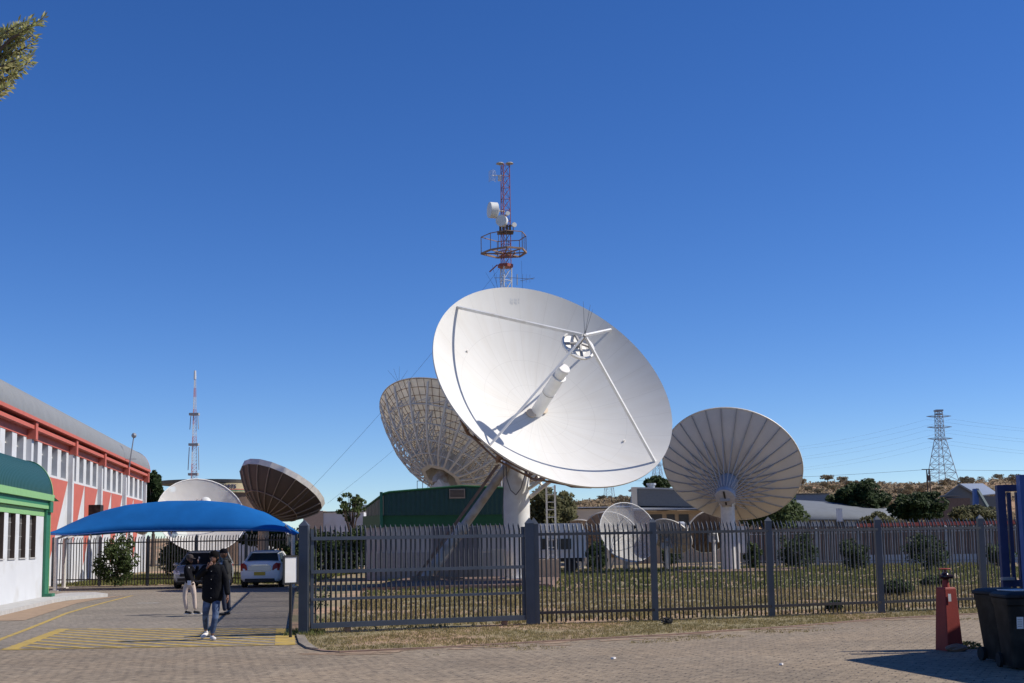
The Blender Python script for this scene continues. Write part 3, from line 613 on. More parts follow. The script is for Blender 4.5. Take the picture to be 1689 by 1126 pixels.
# ---- lattice backed dish, tilted away
def lattice_dish():
    C = P(762, 718, 85); n = axis(762, 718, R(60.5), .434, -.90); Rr = 6.15; dep = 2.15; V = C - n * dep
    bs = V3((V.x - .2, V.y - 1.2, 0)); rt = empty('satellite_dish', bs, 'big lattice backed dish tilted to the sky behind the green hut', 'satellite dish', 'satellite dishes in the yard')
    rf, Mw = reflector(rt, V, n, Rr, dep, ['lattice_shell', 'lattice_shell'], 96, 18, .02)
    mb = MB()
    for k in range(64):
        st = [.9 + (Rr - .92) * i / 6 for i in range(7)]
        for ra, rb_ in zip(st, st[1:]): mb.bar(cyl(Mw, k, 64, ra, surf_z(ra, Rr, dep) - .06), cyl(Mw, k, 64, rb_, surf_z(rb_, Rr, dep) - .06), .025)
    for j in range(1, 12):
        rr = .9 + (Rr - .92) * j / 11
        for k in range(64): mb.bar(cyl(Mw, k, 64, rr, surf_z(rr, Rr, dep) - .07), cyl(Mw, k + 1, 64, rr, surf_z(rr, Rr, dep) - .07), .028)
    mb.build('panel_grid', 'rusty_steel', rf, Mw)
    zh = -1.35
    for k in range(24):
        mb = MB(); st = [1.5, 2.4, 3.3, 4.2, 5.1, Rr * .98]; lo = []
        for i, r_ in enumerate(st): t = i / 5; lo.append((r_, surf_z(r_, Rr, dep) - .12 - 1.5 * (1 - t * t * .96)))
        for a, b in zip(lo, lo[1:]): mb.bar(cyl(Mw, k, 24, *a), cyl(Mw, k, 24, *b), .11)
        for i in range(5):
            top = cyl(Mw, k, 24, st[i], surf_z(st[i], Rr, dep) - .1); mb.bar(top, cyl(Mw, k, 24, *lo[i]), .06); mb.bar(cyl(Mw, k, 24, *lo[i]), cyl(Mw, k, 24, st[i + 1], surf_z(st[i + 1], Rr, dep) - .1), .055)
        mb.build('rib', 'white_steel', rf, Mw)
    mb = MB()
    for rr in (2.4, 3.3, 4.2, 5.1):
        z = surf_z(rr, Rr, dep) - .12 - 1.5 * (1 - ((rr - 1.5) / 4.5) ** 2 * .96)
        for k in range(24):
            mb.bar(cyl(Mw, k, 24, rr, z), cyl(Mw, k + 1, 24, rr, z), .06)
            mb.bar(cyl(Mw, k, 24, rr, z), cyl(Mw, k + 1, 24, rr, surf_z(rr, Rr, dep) - .1), .04)
    mb.build('ring_brace', 'white_steel', rf, Mw)
    mb = MB(); mb.lathe([(1.35, -.1), (1.42, zh + .3), (1.52, zh + .25), (1.52, zh - .15), (1.18, zh - .15), (1.18, zh + .6)], 8, caps=False); mb.build('hub_ring', 'white_steel', rf, Mw)
    mb = MB(); mb.lathe([(.45, .0), (.45, -1.3), (.55, -1.7), (.4, -2.1)], 16); mb.build('hub', 'dirty_steel', rf, Mw, smooth='auto')
    mb = MB(); h = Mw @ V3((0, 0, -1.9)); mb.tube(bs, V3((bs.x, bs.y, h.z - .8)), .8, .7, 28); mb.bar((bs.x, bs.y, h.z - .8), h, .8, .8); mb.build('pedestal', 'white_steel', rt, smooth='auto')
    mb = MB(); p = P(697, 808, 82); 
    for dx in (-.35, 0, .35): mb.bar(p + V3((dx, 0, -.4)), p + V3((dx, 0, .6)), .04)
    mb.bar(p + V3((-.37, 0, .6)), p + V3((.37, 0, .6)), .04); mb.bar(p + V3((-.37, 0, .1)), p + V3((.37, 0, .1)), .04); mb.bar(p + V3((-.4, 0, -.4)), p + V3((1.6, .6, -.4)), .08); mb.box((p.x, p.y, (p.z - .4) / 2), (.12, .12, p.z - .4)); mb.build('handrail', 'rib_grey', rt)
    mb = MB(); t_ = Mw @ cyl(Mw, 0, 1, 0, 0); q = P(658, 632, 84.0)
    for dx, dz in ((-.75, .9), (-.35, 1.0), (.04, 1.15), (.6, .9)): mb.tube(q, q + V3((dx, 0, dz)), .012, .008, 4)
    mb.build('lightning_rods', 'wire', rt)
    mb = MB(); mb.bar(q, Mw @ V3((0, 0, .2)), .12); mb.build('strut', 'rib_grey', rt)  # dark bar put in for the feed support's shadow, no strut there
lattice_dish()

# ---- ribbed dish on the right, seen from behind
def ribbed_back(C, n, Rr, dep, N, label, mb_mats, rib_m, hub=(.62, 1.15), ribw=.035, strut=True, ground=None, hub_m='hub_grey', skirt=0, ringr=None, nseg=None, ped=.33, name_g='satellite dishes in the yard', pedm='white_steel', px_off=0.):
    n = V3(n).normalized(); V = C - n * dep; h = V - n * hub[1]
    bs = ground or V3((h.x + px_off, h.y, 0)); bs.z = .0
    rt = empty('satellite_dish', bs, label, 'satellite dish', name_g)
    rf, Mw = reflector(rt, V, n, Rr, dep, mb_mats, nseg or N * 3, 12, .03)
    for k in range(N):
        mb = MB(); st = [hub[0] * .8 + (Rr - hub[0] * .8) * i / 7 for i in range(8)]
        for a, b in zip(st, st[1:]): mb.bar(cyl(Mw, k, N, a, surf_z(a, Rr, dep) - .07), cyl(Mw, k, N, b, surf_z(b, Rr, dep) - .07), ribw, ribw * 2.2)
        r_ = mb.build('rib', rib_m, rf, Mw)
        if strut:
            mb = MB(); rr = Rr * .66; mb.bar(cyl(Mw, k, N, hub[0], -hub[1] * .8), cyl(Mw, k, N, rr, surf_z(rr, Rr, dep) - .1), .045); mb.build('strut', hub_m, r_, Mw)
    mb = MB(); mb.lathe([(hub[0] * .9, .0), (hub[0], -.1), (hub[0], -hub[1]), (hub[0] * .92, -hub[1] - .02)], 24); mb.build('hub', hub_m, rf, Mw, smooth='auto')
    if skirt:
        mb = MB(); mb.grid([[cyl(Mw, k, N, Rr + .02, dep - .03) for k in range(N)], [cyl(Mw, k, N, Rr + .06, dep + skirt) for k in range(N)], [cyl(Mw, k, N, Rr + .02, dep + skirt) for k in range(N)], [cyl(Mw, k, N, Rr - .02, dep) for k in range(N)]], closed=True); mb.build('rim_band', 'white_steel', rf, Mw)
    else:
        mb = MB()
        for k in range(N * 3): mb.bar(cyl(Mw, k, N * 3, Rr + .02, dep - .02), cyl(Mw, k + 1, N * 3, Rr + .02, dep - .02), .06)
        mb.build('rim', 'white_steel', rf, Mw)
    if ringr:
        mb = MB()
        for k in range(N): mb.bar(cyl(Mw, k, N, ringr * Rr, surf_z(ringr * Rr, Rr, dep) - .13), cyl(Mw, k + 1, N, ringr * Rr, surf_z(ringr * Rr, Rr, dep) - .13), .05)
        mb.build('ring_brace', rib_m, rf, Mw)
    top = V3((bs.x, bs.y, h.z - .35)); mb = MB(); mb.tube(bs, top, ped, ped * .95, 24); mb.tube(bs, bs + V3((0, 0, .08)), ped * 1.6, None, 24); mb.tube(top, top + V3((0, 0, .15)), ped * 1.15, None, 24); mb.build('pedestal', pedm, rt, smooth='auto')
    mb = MB(); mb.bar(top, h, ped * 1.3, ped); mb.box(top + V3((-.25, -.3, .2)), (.25, .3, .35)); mb.tube(top + V3((.25, -.2, 0)), h + V3((.25, .3, .3)), .06); mb.build('mount', 'rib_grey', rt)
    return rt, Mw, V, h
rt3, M3, V3_, h3 = ribbed_back(P(1207.1, 766.5, 72), (.27424837, .71838023, .63931031), 4.006, 1.45, 28, 'wide cream dish with radial ribs seen from behind, right of the largest dish', ['white_paint', 'dish_back'], 'rib_grey', hub=(.56, 1.6), ground=P(1204, 941, 71.2), ped=.42, pedm='white_steel')
mb = MB(); c = M3 @ V3((0, 0, -1.13)); MX = M3 @ Matrix.Translation((0, 0, 0)); mb.bar(V3((0, .5, -1.64)), V3((0, -.45, -1.64)), .1, .03); mb.build('hub_slot', 'black', rt3, M3)
bs3 = P(1204, 941, 71.2); mb = MB(); mb.box((bs3.x + .75, 71.4, 1.75), (.5, .6, 1.5)); mb.tube((bs3.x + .5, 71, .1), (bs3.x + .5, 71, 2.3), .06); mb.build('equipment_box', 'white_steel', rt3)
mb = MB(); mb.prism([(bs3.x - 3.2, 66.5, -.02), (bs3.x + 1.9, 66.5, -.02), (bs3.x + 4.5, 72.5, -.02), (bs3.x - 3.0, 72.5, -.02)], (0, 0, .12)); one(mb, 'dish_platform', 'brick_edge', 'low brick slab under the ribbed dish right of the largest one', 'platform')

# ---- the two dishes behind the carport
ribbed_back(P(463.9, 805.8, 79), (.3839378, .37370882, .84435389), 2.84, 1.92, 20, 'dark brown ribbed dish tipped on its side above the right end of the blue canopy', ['white_paint', 'dish_back_dark'], 'brown_rib', hub=(.5, .5), strut=False, skirt=.33, ringr=.62, nseg=20, ribw=.045, hub_m='dish_back_dark', ground=P(434, 950, 79.3), ped=.36, pedm='beige_wall')
def front_dish(C, n, Rr, dep, label, m, N, feed_m='drum_white', ground=None, feedlen=1.35, blob=.22):
    n = V3(n).normalized(); V = C - n * dep; bs = ground or V3((V.x, V.y + .6, 0)); bs.z = 0; rt = empty('satellite_dish', bs, label, 'satellite dish', 'satellite dishes in the yard')
    rf, Mw = reflector(rt, V, n, Rr, dep, [m, m], N * 3, 12, .012)
    mb = MB()
    for k in range(N * 3): mb.bar(cyl(Mw, k, N * 3, Rr + .01, dep), cyl(Mw, k + 1, N * 3, Rr + .01, dep), .045)
    mb.build('rim', 'white_paint', rf, Mw)
    for k in range(N):
        mb = MB(); st = [.15 + (Rr - .15) * i / 6 for i in range(7)]
        for a, b in zip(st, st[1:]): mb.bar(cyl(Mw, k, N, a, surf_z(a, Rr, dep) - .05), cyl(Mw, k, N, b, surf_z(b, Rr, dep) - .05), .03, .05)
        mb.build('rib', 'white_steel', rf, Mw)
    fz = feedlen
    for k in range(3): mb = MB(); mb.tube(cyl(Mw, k + .25, 3, Rr * .55, surf_z(Rr * .55, Rr, dep)), V3((0, 0, fz)), .02, None, 6); mb.build('strut', 'white_steel', rf, Mw)
    mb = MB(); mb.tube((0, 0, fz - .15), (0, 0, fz + .12), blob * .7, blob, 14); mb.ball((0, 0, fz + .12), blob, 8, (1, 1, .5)); mb.build('feed_horn', feed_m, rf, Mw, smooth='auto')
    mb = MB(); mb.tube((0, 0, -.02), (0, 0, -.5), .35, .3, 16); mb.build('hub', 'white_steel', rf, Mw)
    h = Mw @ V3((0, 0, -.4)); mb = MB(); mb.tube(bs, (bs.x, bs.y, max(.4, h.z - .2)), .16, None, 14); mb.bar((bs.x, bs.y, max(.4, h.z - .2)), h, .2)
    for dx in (-.9, .9): mb.bar((bs.x + dx, bs.y + .3, 0), h, .07)
    mb.build('mount', 'rib_grey', rt); return rt
front_dish(P(332.1, 849.3, 72), (.37308752, -.76270535, .52828615), 2.521, .62, 'pale see-through mesh dish half hidden behind the blue canopy', 'dish_mesh', 12, feedlen=1.9, blob=.3)
# ---- small dishes behind the fence on the right
front_dish(P(1037, 877, 75), axis(1037, 875, R(32), .78, -.63) - 2 * math.cos(R(32)) * ray(1037, 875).normalized(), 1.86, .5, 'round see-through white mesh dish with spokes among the small dishes', 'dish_mesh_thin', 10, feedlen=1.3, blob=.1, feed_m='dark_plastic')
ribbed_back(P(1008, 882, 79), axis(1008, 882, R(38), .3, -.9), 1.75, .5, 20, 'brown fluted dish turned away, behind the see-through mesh dish', ['white_paint', 'brown_dish'], 'dirty_steel', hub=(.25, .3), strut=False, ribw=.03, hub_m='rib_grey', ped=.14, nseg=40)
ribbed_back(P(962, 882, 84), axis(962, 882, R(50), .2, -.95), 1.5, .4, 16, 'small brown dish edge showing behind the white cabin', ['white_paint', 'brown_dish'], 'dirty_steel', hub=(.22, .3), strut=False, ribw=.03, hub_m='rib_grey', ped=.14, nseg=32)
ribbed_back(P(1106, 884, 76), axis(1106, 884, R(48), .45, -.88), 1.35, .32, 12, 'small plain grey dish turned away, left of the ribbed dish', ['white_paint', 'grey_beige'], 'grey_beige', hub=(.2, .3), strut=False, ribw=.02, hub_m='rib_grey', ped=.12, nseg=48)
ribbed_back(P(1170, 876, 77), axis(1170, 876, R(35), -.6, -.8), 1.45, .4, 14, 'small dark brown dish tucked behind the pedestal of the ribbed dish', ['white_paint', 'dish_back_dark'], 'dish_back_dark', hub=(.22, .3), strut=False, ribw=.02, hub_m='rib_grey', ped=.14, nseg=42)
# small dish by the red building
ribbed_back(P(222, 858, 74), (.5, .6, .6), 1.0, .25, 12, 'small grey dish between the red building and the canopy', ['white_paint', 'rib_grey'], 'rib_grey', hub=(.15, .2), strut=False, ribw=.02, ped=.08, nseg=36)

# ================================================================ green hut
hl, hr = P(632, 955, 63.), P(838, 953, 63.); hl.z = hr.z = 0
zc = lambda y, Y: P(700, y, Y).z
hut = empty('equipment_hut', hl, 'low hut with dark green cladding and pale walls under the lattice backed dish', 'building')
X0, X1, Y0, Y1 = hl.x, hr.x + .5, 63., 69.; xl = P(604, 900, 66).x
zw, zf, zr = zc(868, 63), zc(848, 63), zc(812, 63)
foot = [(X0, Y0), (X1, Y0), (X1, Y1), (xl, Y1), (xl, Y0 + 2.4)]
mb = MB(); mb.prism([(x, y, 0) for x, y in foot], (0, 0, zw)); mb.build('wall', mk('hut_wall', (.44, .44, .43), .85, var=.07, scale=.8, bump=.15, col2=(.34, .34, .34), mixscale=.4), hut)
off = lambda d: [(X0 - d * .5, Y0 - d), (X1 + d, Y0 - d), (X1 + d, Y1 + d), (xl - d, Y1 + d), (xl - d, Y0 + 2.4 - d * .5)]
mb = MB(); mb.prism([(x, y, zw) for x, y in off(.10)], (0, 0, zf - zw)); mb.build('fascia', 'green_hut', hut)
Yf = Y0 - .22; TP = [(633, 815), (642, 812.5), (700, 807.5), (762, 802.5), (842, 806)]; tp = [P(x, y, Yf) for x, y in TP]; lb_, rb_ = P(633, 850, Yf), P(842, 848, Yf)
mb = MB(); mb.prism([lb_, rb_, *tp[::-1]], (0, 5.8, 0)); bl_, bt_ = P(604, 857, Yf + 2.6), P(604, 837, Yf + 2.6)
mb.prism([lb_ - V3((.002, 0, 0)), tp[0] - V3((.002, 0, 0)), bt_, bl_], (0, 2.8, 0)); mb.build('cladding', 'hut_cladding', hut)
mb = MB(); q = [bt_ , *tp]; mb.path([p + V3((0, -.03, .03)) for p in q], .06, 6)
mb.prism([p + V3((0, .1, .01)) for p in q] + [p + V3((0, .1, -.05)) for p in q[::-1]], (0, 5.9, 0)); mb.build('roof', 'green_hut', hut)
mb = MB(); mb.box((X0 - .05, Y0 - .26, (zw + zr) / 2), (.14, .10, zr - zw + .1)); mb.build('corner_trim', 'green_mid', hut)
g0 = P(741, 822, 62.75); g1 = P(767, 806, 62.75); mb = MB(); mb.box(((g0.x + g1.x) / 2, 62.74, (g0.z + g1.z) / 2), (g1.x - g0.x, .08, g1.z - g0.z)); vt = mb.build('vent', 'beige_wall', hut)
mb = MB()
for k in range(6): z = g0.z + .07 + k * (g1.z - g0.z - .1) / 6; mb.box(((g0.x + g1.x) / 2, 62.69, z + .02), (g1.x - g0.x - .1, .03, .035))
mb.build('louvre', 'dish_back_dark', vt)
for x0, x1_, y0, y1 in ((714, 790, 869, 956),):
    a = P(x0, y1, 62.95); b = P(x1_, y0, 62.95); mb = MB(); mb.box(((a.x + b.x) / 2, 62.97, b.z / 2), (b.x - a.x, .04, b.z)); mb.build('wall_panel', mk('hut_grey', (.17, .17, .18), .8), hut)  # thin sheet that makes this stretch of wall darker
a = P(622, 912, 62.95); b = P(712, 912, 62.95); mb = MB(); mb.box(((a.x + b.x) / 2, 62.985, a.z / 2), (b.x - a.x, .03, a.z)); mb.build('darker_lower_wall', mk('hut_grey_mid', (.30, .30, .30), .85), hut)  # thin sheets, lower wall a little darker than the top
a = P(797, 912, 62.95); b = P(836, 912, 62.95); mb = MB(); mb.box(((a.x + b.x) / 2, 62.985, a.z / 2), (b.x - a.x, .03, a.z)); mb.build('darker_lower_wall', 'hut_grey_mid', hut)

# ================================================================ white cabin
cb = empty('cabin_trailer', P(925, 935, 74), 'white cabin trailer with a rounded corner behind the fence beside the ladder', 'trailer'); Yc = 74.
a = P(874, 921, Yc); b = P(967, 921, Yc); zt = P(920, 863, Yc).z; mb = MB(); rad = .55
prof = [(a.x, a.z), (b.x, a.z)] + [(b.x - rad * .8 + rad * .8 * math.cos(t), zt - rad * 1.2 + rad * 1.2 * math.sin(t)) for t in [PI / 2 * i / 8 for i in range(9)]] + [(a.x, zt)]
mb.prism([(x, Yc, z) for x, z in prof], (0, 2.2, 0)); mb.build('body', 'white_paint', cb, fix=True, smooth='auto')
for x0, x1_ in ((894, 906), (925, 942), (912, 920)):
    p, q = P(x0, 906, Yc - .02), P(x1_, 888, Yc - .02); mb = MB(); mb.box(((p.x + q.x) / 2, Yc - .01, (p.z + q.z) / 2), (q.x - p.x, .05, q.z - p.z)); w_ = mb.build('window', 'glass_dark', cb)
    mb = MB(); mb.box(((p.x + q.x) / 2, Yc - .025, p.z - .05), (q.x - p.x + .2, .08, .07)); mb.build('sill', 'paper', w_)
mb = MB(); mb.box(((a.x + b.x) / 2, Yc + 1, a.z - .12), (b.x - a.x - .2, 1.8, .2)); mb.build('chassis', 'black', cb)
for x in (a.x + .6, b.x - .9): mb = MB(); mb.tube((x, Yc + .05, .38), (x, Yc + .25, .38), .38, None, 20); mb.build('wheel', 'tyre', cb)
for x in (a.x + .1, b.x - .2): mb = MB(); mb.box((x, Yc + .4, a.z / 2), (.14, .14, a.z)); mb.build('leg', 'rib_grey', cb)

# ================================================================ masts and pylons
def lattice(mb, b0, b1, w0, w1, n, r_, sides=3, rot=.3, x=True):
    b0 = V3(b0); b1 = V3(b1); ring = lambda t: [b0.lerp(b1, t) + V3((math.cos(rot + 2 * PI * k / sides), math.sin(rot + 2 * PI * k / sides), 0)) * (w0 + (w1 - w0) * t) for k in range(sides)]
    prev = ring(0)
    for i in range(1, n + 1):
        cur = ring(i / n)
        for k in range(sides):
            j = (k + 1) % sides; mb.tube(prev[k], cur[k], r_, None, 5, False); mb.tube(cur[k], cur[j], r_ * .55, None, 4, False); mb.tube(prev[k], cur[j], r_ * .5, None, 4, False)
            if x: mb.tube(prev[j], cur[k], r_ * .5, None, 4, False)
        prev = cur
YM = 76.; mbx = P(836.5, 900, YM); mt = P(832.5, 272, YM); mast = empty('radio_mast', (mbx.x, YM, 0), 'tall red and white lattice mast with antennas rising behind the largest dish', 'mast')
zz = lambda y: P(835, y, YM).z
at = lambda y: V3((mt.x + (mbx.x - mt.x) * (zz(272) - zz(y)) / (zz(272)), YM, zz(y)))
mb = MB(); lattice(mb, (mbx.x, YM, 0), at(440), .48, .40, 22, .04); mb.build('white_section', 'mast_white', mast)
mb = MB(); lattice(mb, at(440), at(272), .37, .32, 9, .028); mb.build('red_section', 'red_mast', mast)
mb = MB(); mb.tube(at(441), at(436), .5, .5, 6); mb.bar(at(436) + V3((-.5, 0, 0)), at(444) + V3((-1.0, .2, -.1)), .06); mb.build('collar', 'red_mast', mast)
mb = MB()
for dx in (-.3, .3): q = at(272) + V3((dx, 0, .08)); mb.tube(q - V3((0, 0, .1)), q, .05); mb.tube(q, q + V3((0, 0, .07)), .26, .2, 12)
mb.build('beacon', 'rib_grey', mast)
pz = at(418); ring = [V3((pz.x + dx, YM + dy, pz.z)) for dx, dy in ((-1.5, -.1), (-.9, -1.1), (.1, -1.75), (1.05, -1.35), (1.3, -.2), (.9, .9), (-.5, 1.1))]
mb = MB()
for i, p in enumerate(ring):
    q = ring[(i + 1) % 7]; mb.bar(p, q, .10); mb.bar(p, pz, .07); mb.bar((p + pz) / 2, (q + pz) / 2, .05)
mb.build('platform', 'rusty_steel', mast)
mb = MB()
for i, p in enumerate(ring):
    q = ring[(i + 1) % 7]; mb.bar(p, p + V3((0, 0, 1.05)), .045); mb.bar(p + V3((0, 0, 1.05)), q + V3((0, 0, 1.05)), .045)
    if i % 2: mb.bar((p + q) / 2, (p + q) / 2 + V3((0, 0, 1.05)), .035)
mb.build('railing', 'rusty_steel', mast)
def drum(c, d, r_, l_, name, m='drum_white'):
    mb = MB(); c = V3(c); d = V3(d).normalized(); mb.tube(c, c + d * l_, r_, r_, 26); mb.tube(c - d * .22 * r_, c, r_ * .45, r_ * .96, 22); o = mb.build(name, m, mast, smooth='auto'); mb = MB(); mb.tube(c - d * .1, V3((at(400).x, YM, c.z)), .05); mb.build('bracket', 'rib_grey', o)
drum(P(819, 347, YM - .3), (-1, -.35, 0), .50, .48, 'drum_antenna'); drum(P(829, 365, YM - .6), (-.35, -1, 0), .36, .28, 'drum_antenna')
drum(P(837, 352, YM - .5), (.3, -1, 0), .13, .12, 'drum_antenna'); drum(P(847.5, 371, YM - .5), (.4, -1, 0), .15, .12, 'drum_antenna')
mb = MB(); c = P(812, 289, YM - .4)
for k in range(-5, 6): mb.bar(c + V3((k * .045 - .03 * abs(k) * 0, .3 * (k / 5) ** 2, -.33)), c + V3((k * .045, .3 * (k / 5) ** 2, .36)), .012)
for k in range(-4, 5): mb.path([c + V3((j * .045, .3 * (j / 5) ** 2, k * .085)) for j in range(-5, 6)], .007, 4)
mb.bar(c, at(289), .05); mb.box(P(824, 294, YM - .5), (.22, .2, .3)); mb.build('grid_antenna', 'mast_white', mast)
mb = MB(); mb.box(at(385) + V3((0, -.2, 0)), (1.0, .6, .1)); mb.bar(at(385) + V3((-.3, -.5, 0)), at(362) + V3((-.3, -.5, 0)), .05); mb.bar(at(388) + V3((.5, -.5, 0)), at(370) + V3((.5, -.5, 0)), .05)
for dx in (-.3, -.1, .12, .3): mb.box(at(379) + V3((dx, -.45, 0)), (.14, .2, .4))
mb.build('equipment_shelf', 'dish_back_dark', mast)
mb = MB(); y0 = at(458)
for px0, px1, py0, py1 in ((815, 846, 458, 458), (846, 880, 458, 460), (858, 882, 463, 458)): mb.tube(P(px0, py0, YM - .5), P(px1, py1, YM - .5), .018, None, 4)
for px in (819, 824, 829, 862, 868, 874): mb.tube(P(px, 452, YM - .5), P(px, 466, YM - .5), .010, None, 4)
mb.tube(P(853, 470, YM - .4), P(853, 452, YM - .4), .03); mb.build('yagi_antenna', 'galv', mast)
mb = MB(); mb.tube(P(820, 480, YM - .5), P(801, 449, YM - .5), .014, .008, 4); mb.tube(P(822, 480, YM - .5), P(812, 437, YM - .5), .016, .01, 4); mb.tube(P(862, 482, YM - .5), P(860, 430, YM - .5), .012, .007, 4); mb.build('whip_antennas', 'wire', mast)
for a, b, l_ in (((826, 440, YM), (300, 1010, YM + 22), 'upper'), ):
    pass
def guy(p, q, lab): mb = MB(); mb.path([p.lerp(q, t / 12) + V3((0, 0, -.5 * math.sin(PI * t / 12))) for t in range(13)], .008, 4); one(mb, 'guy_wire', 'wire', lab, 'guy wire')
guy(at(430), P(470, 850, 74), 'long thin guy wire slanting from the radio mast down past the dark brown dish')
guy(at(560), P(540, 830, 78), 'lower thin guy wire slanting down to the left from behind the lattice backed dish')
# far broadcast mast
YF = 260.; fb = P(318.5, 800, YF); ft = P(321.5, 625, YF); fm = empty('broadcast_mast', (fb.x, YF, 0), 'distant slim red and white mast standing over the see-through mesh dish', 'mast')
seg = 9; z0 = 0; zs = [0] + [P(320, y, YF).z for y in (790, 765, 742, 720, 700, 675, 655, 640, 625)]
def fat(z): t = z / ft.z; return V3((fb.x + (ft.x - fb.x) * max(0, t), YF, z))
for i in range(9):
    w = lambda z: 1.15 - .95 * z / ft.z; mb = MB(); lattice(mb, fat(zs[i]), fat(zs[i + 1]), w(zs[i]), w(zs[i + 1]), 4, .05, 3, .1); mb.build('red_section' if i % 2 else 'white_section', 'red_far' if i % 2 else 'mast_white', fm)
mb = MB(); mb.tube(fat(ft.z), fat(P(321, 611, YF).z), .28, .22, 8); mb.build('top_antenna', 'mast_white', fm)
mb = MB()
for y in (683, 733, 782): q = fat(P(320, y, YF).z); mb.box(q, (2.0, 1.2, .5)); 
for y0, y1, dx in ((686, 708, .75), (686, 708, -.75), (737, 775, .95), (737, 775, -.95)): mb.tube(fat(P(320, y0, YF).z) + V3((dx, 0, 0)), fat(P(320, y1, YF).z) + V3((dx * 1.2, 0, 0)), .09, None, 5)
mb.build('antenna_panels', 'rib_grey', fm)
# pylons
def pylon(loc, Hh, wb, label):
    rt = empty('power_pylon', loc, label, 'pylon', 'power pylons on the hill'); x, y, z = loc
    mb = MB(); lattice(mb, (x, y, z), (x, y, z + Hh * .62), wb * .62, wb * .2, 6, .10, 4, PI / 4 + .25); lattice(mb, (x, y, z + Hh * .62), (x, y, z + Hh * .97), wb * .17, wb * .135, 6, .085, 4, PI / 4 + .25); mb.build('tower', 'galv', rt)
    mb = MB(); mb.box((x, y, z + Hh * .985), (wb * .26, wb * .26, Hh * .02)); mb.box((x, y, z + Hh * .94), (wb * .2, wb * .2, .3)); mb.build('cap', 'galv', rt)
    tips = []
    for t in (.63, .775, .91):
        for s in (-1, 1):
            mb = MB(); q = V3((x + s * Hh * .155, y, z + Hh * t + .1)); 
            for dy in (-.6, .6): mb.bar((x, y + dy, z + Hh * t), q, .12)
            mb.bar((x, y, z + Hh * (t - .02)), q, .1); mb.bar((x, y, z + Hh * (t + .028)), q, .08); mb.build('cross_arm', 'galv', rt); tips.append(q - V3((0, 0, .8)))
    return tips
YP1 = 330.; pb = P(1557.5, 800, YP1); ptop = P(1551.5, 675, YP1); T1 = pylon((pb.x - .4, YP1, hz(pb.x, YP1) - .5), ptop.z - hz(pb.x, YP1) + .5, 7.5, 'tall grey lattice power pylon standing on the bushy hill at the right')
T2 = pylon((P(1085, 800, 480).x, 480, 13), 27.5, 7.5, 'far grey pylon top showing between the largest dish and the ribbed dish')
T3 = pylon((P(1005, 820, 620).x, 620, 13), 34, 7.5, 'farthest grey pylon whose legs show under the rim of the largest dish')
def span(p, q, sag, mb, r_=.016): mb.path([p.lerp(q, t / 20) - V3((0, 0, sag * 4 * (t / 20) * (1 - t / 20))) for t in range(21)], r_, 3)
mb = MB()
for a, b in zip(T1, T2): span(a, b, 5, mb)
for a in T1: span(a, a + V3((95, -20, -4)), 4, mb)
one(mb, 'power_lines', 'wire', 'faint power lines strung from the pylon on the hill', 'power lines', recenter=False)
pp = P(1532, 800, 200.); up = empty('utility_pole', (pp.x, 200, hz(pp.x, 200)), 'wooden double utility pole with a crossarm left of the pylon', 'pole'); zt = P(1532, 774, 200).z
for dx in (-.22, .22): mb = MB(); mb.tube((pp.x + dx, 200, hz(pp.x, 200) - .5), (pp.x + dx, 200, zt), .12, .09, 6); mb.build('pole', 'bark', up)
mb = MB(); mb.bar((pp.x - 1, 200, zt), (pp.x + 1, 200, zt), .14); mb.box((pp.x, 199.8, zt - 1.4), (.5, .4, .9)); mb.build('crossarm', 'bark', up)
mb = MB(); span(V3((pp.x, 200, zt)), V3((pp.x - 60, 205, zt - .5)), .7, mb, .025); span(V3((pp.x, 200, zt)), V3((pp.x + 50, 196, zt)), .6, mb, .025); one(mb, 'pole_line', 'wire', 'thin line running level from the wooden utility pole', 'power lines')

# ================================================================ FENCES
def pale(mb, x, y, z0, z1, w, d, dirx, diry, bend=-.05, lean=0.):
    """V section pale with a pointed tip, bent inward to catch the sun"""
    nx, ny = diry, -dirx      # towards the camera side
    if ny > 0: nx, ny = -nx, -ny
    A = (x - dirx * w / 2, y - diry * w / 2); B = (x + dirx * w / 2, y + diry * w / 2); Cc = (x + nx * d, y + ny * d)
    b = len(mb.v)
    for z, o, k in ((z0, 0, 1), (z1 - .17, 0, 1), (z1 - .06, bend, 1)):
        for p in (A, Cc, B): mb.v.append((p[0] + nx * o + lean * z, p[1] + ny * o, z))
    mb.v.append((x + nx * (bend - .02) + lean * z1, y + ny * (bend - .02), z1))
    for i in (0, 1):
        for j in range(3): k = (j + 1) % 3; mb.f.append([b + i * 3 + j, b + i * 3 + k, b + i * 3 + 3 + k, b + i * 3 + 3 + j]); mb.mi.append(0)
    for j in range(3): mb.f.append([b + 6 + j, b + 6 + (j + 1) % 3, b + 9]); mb.mi.append(0)
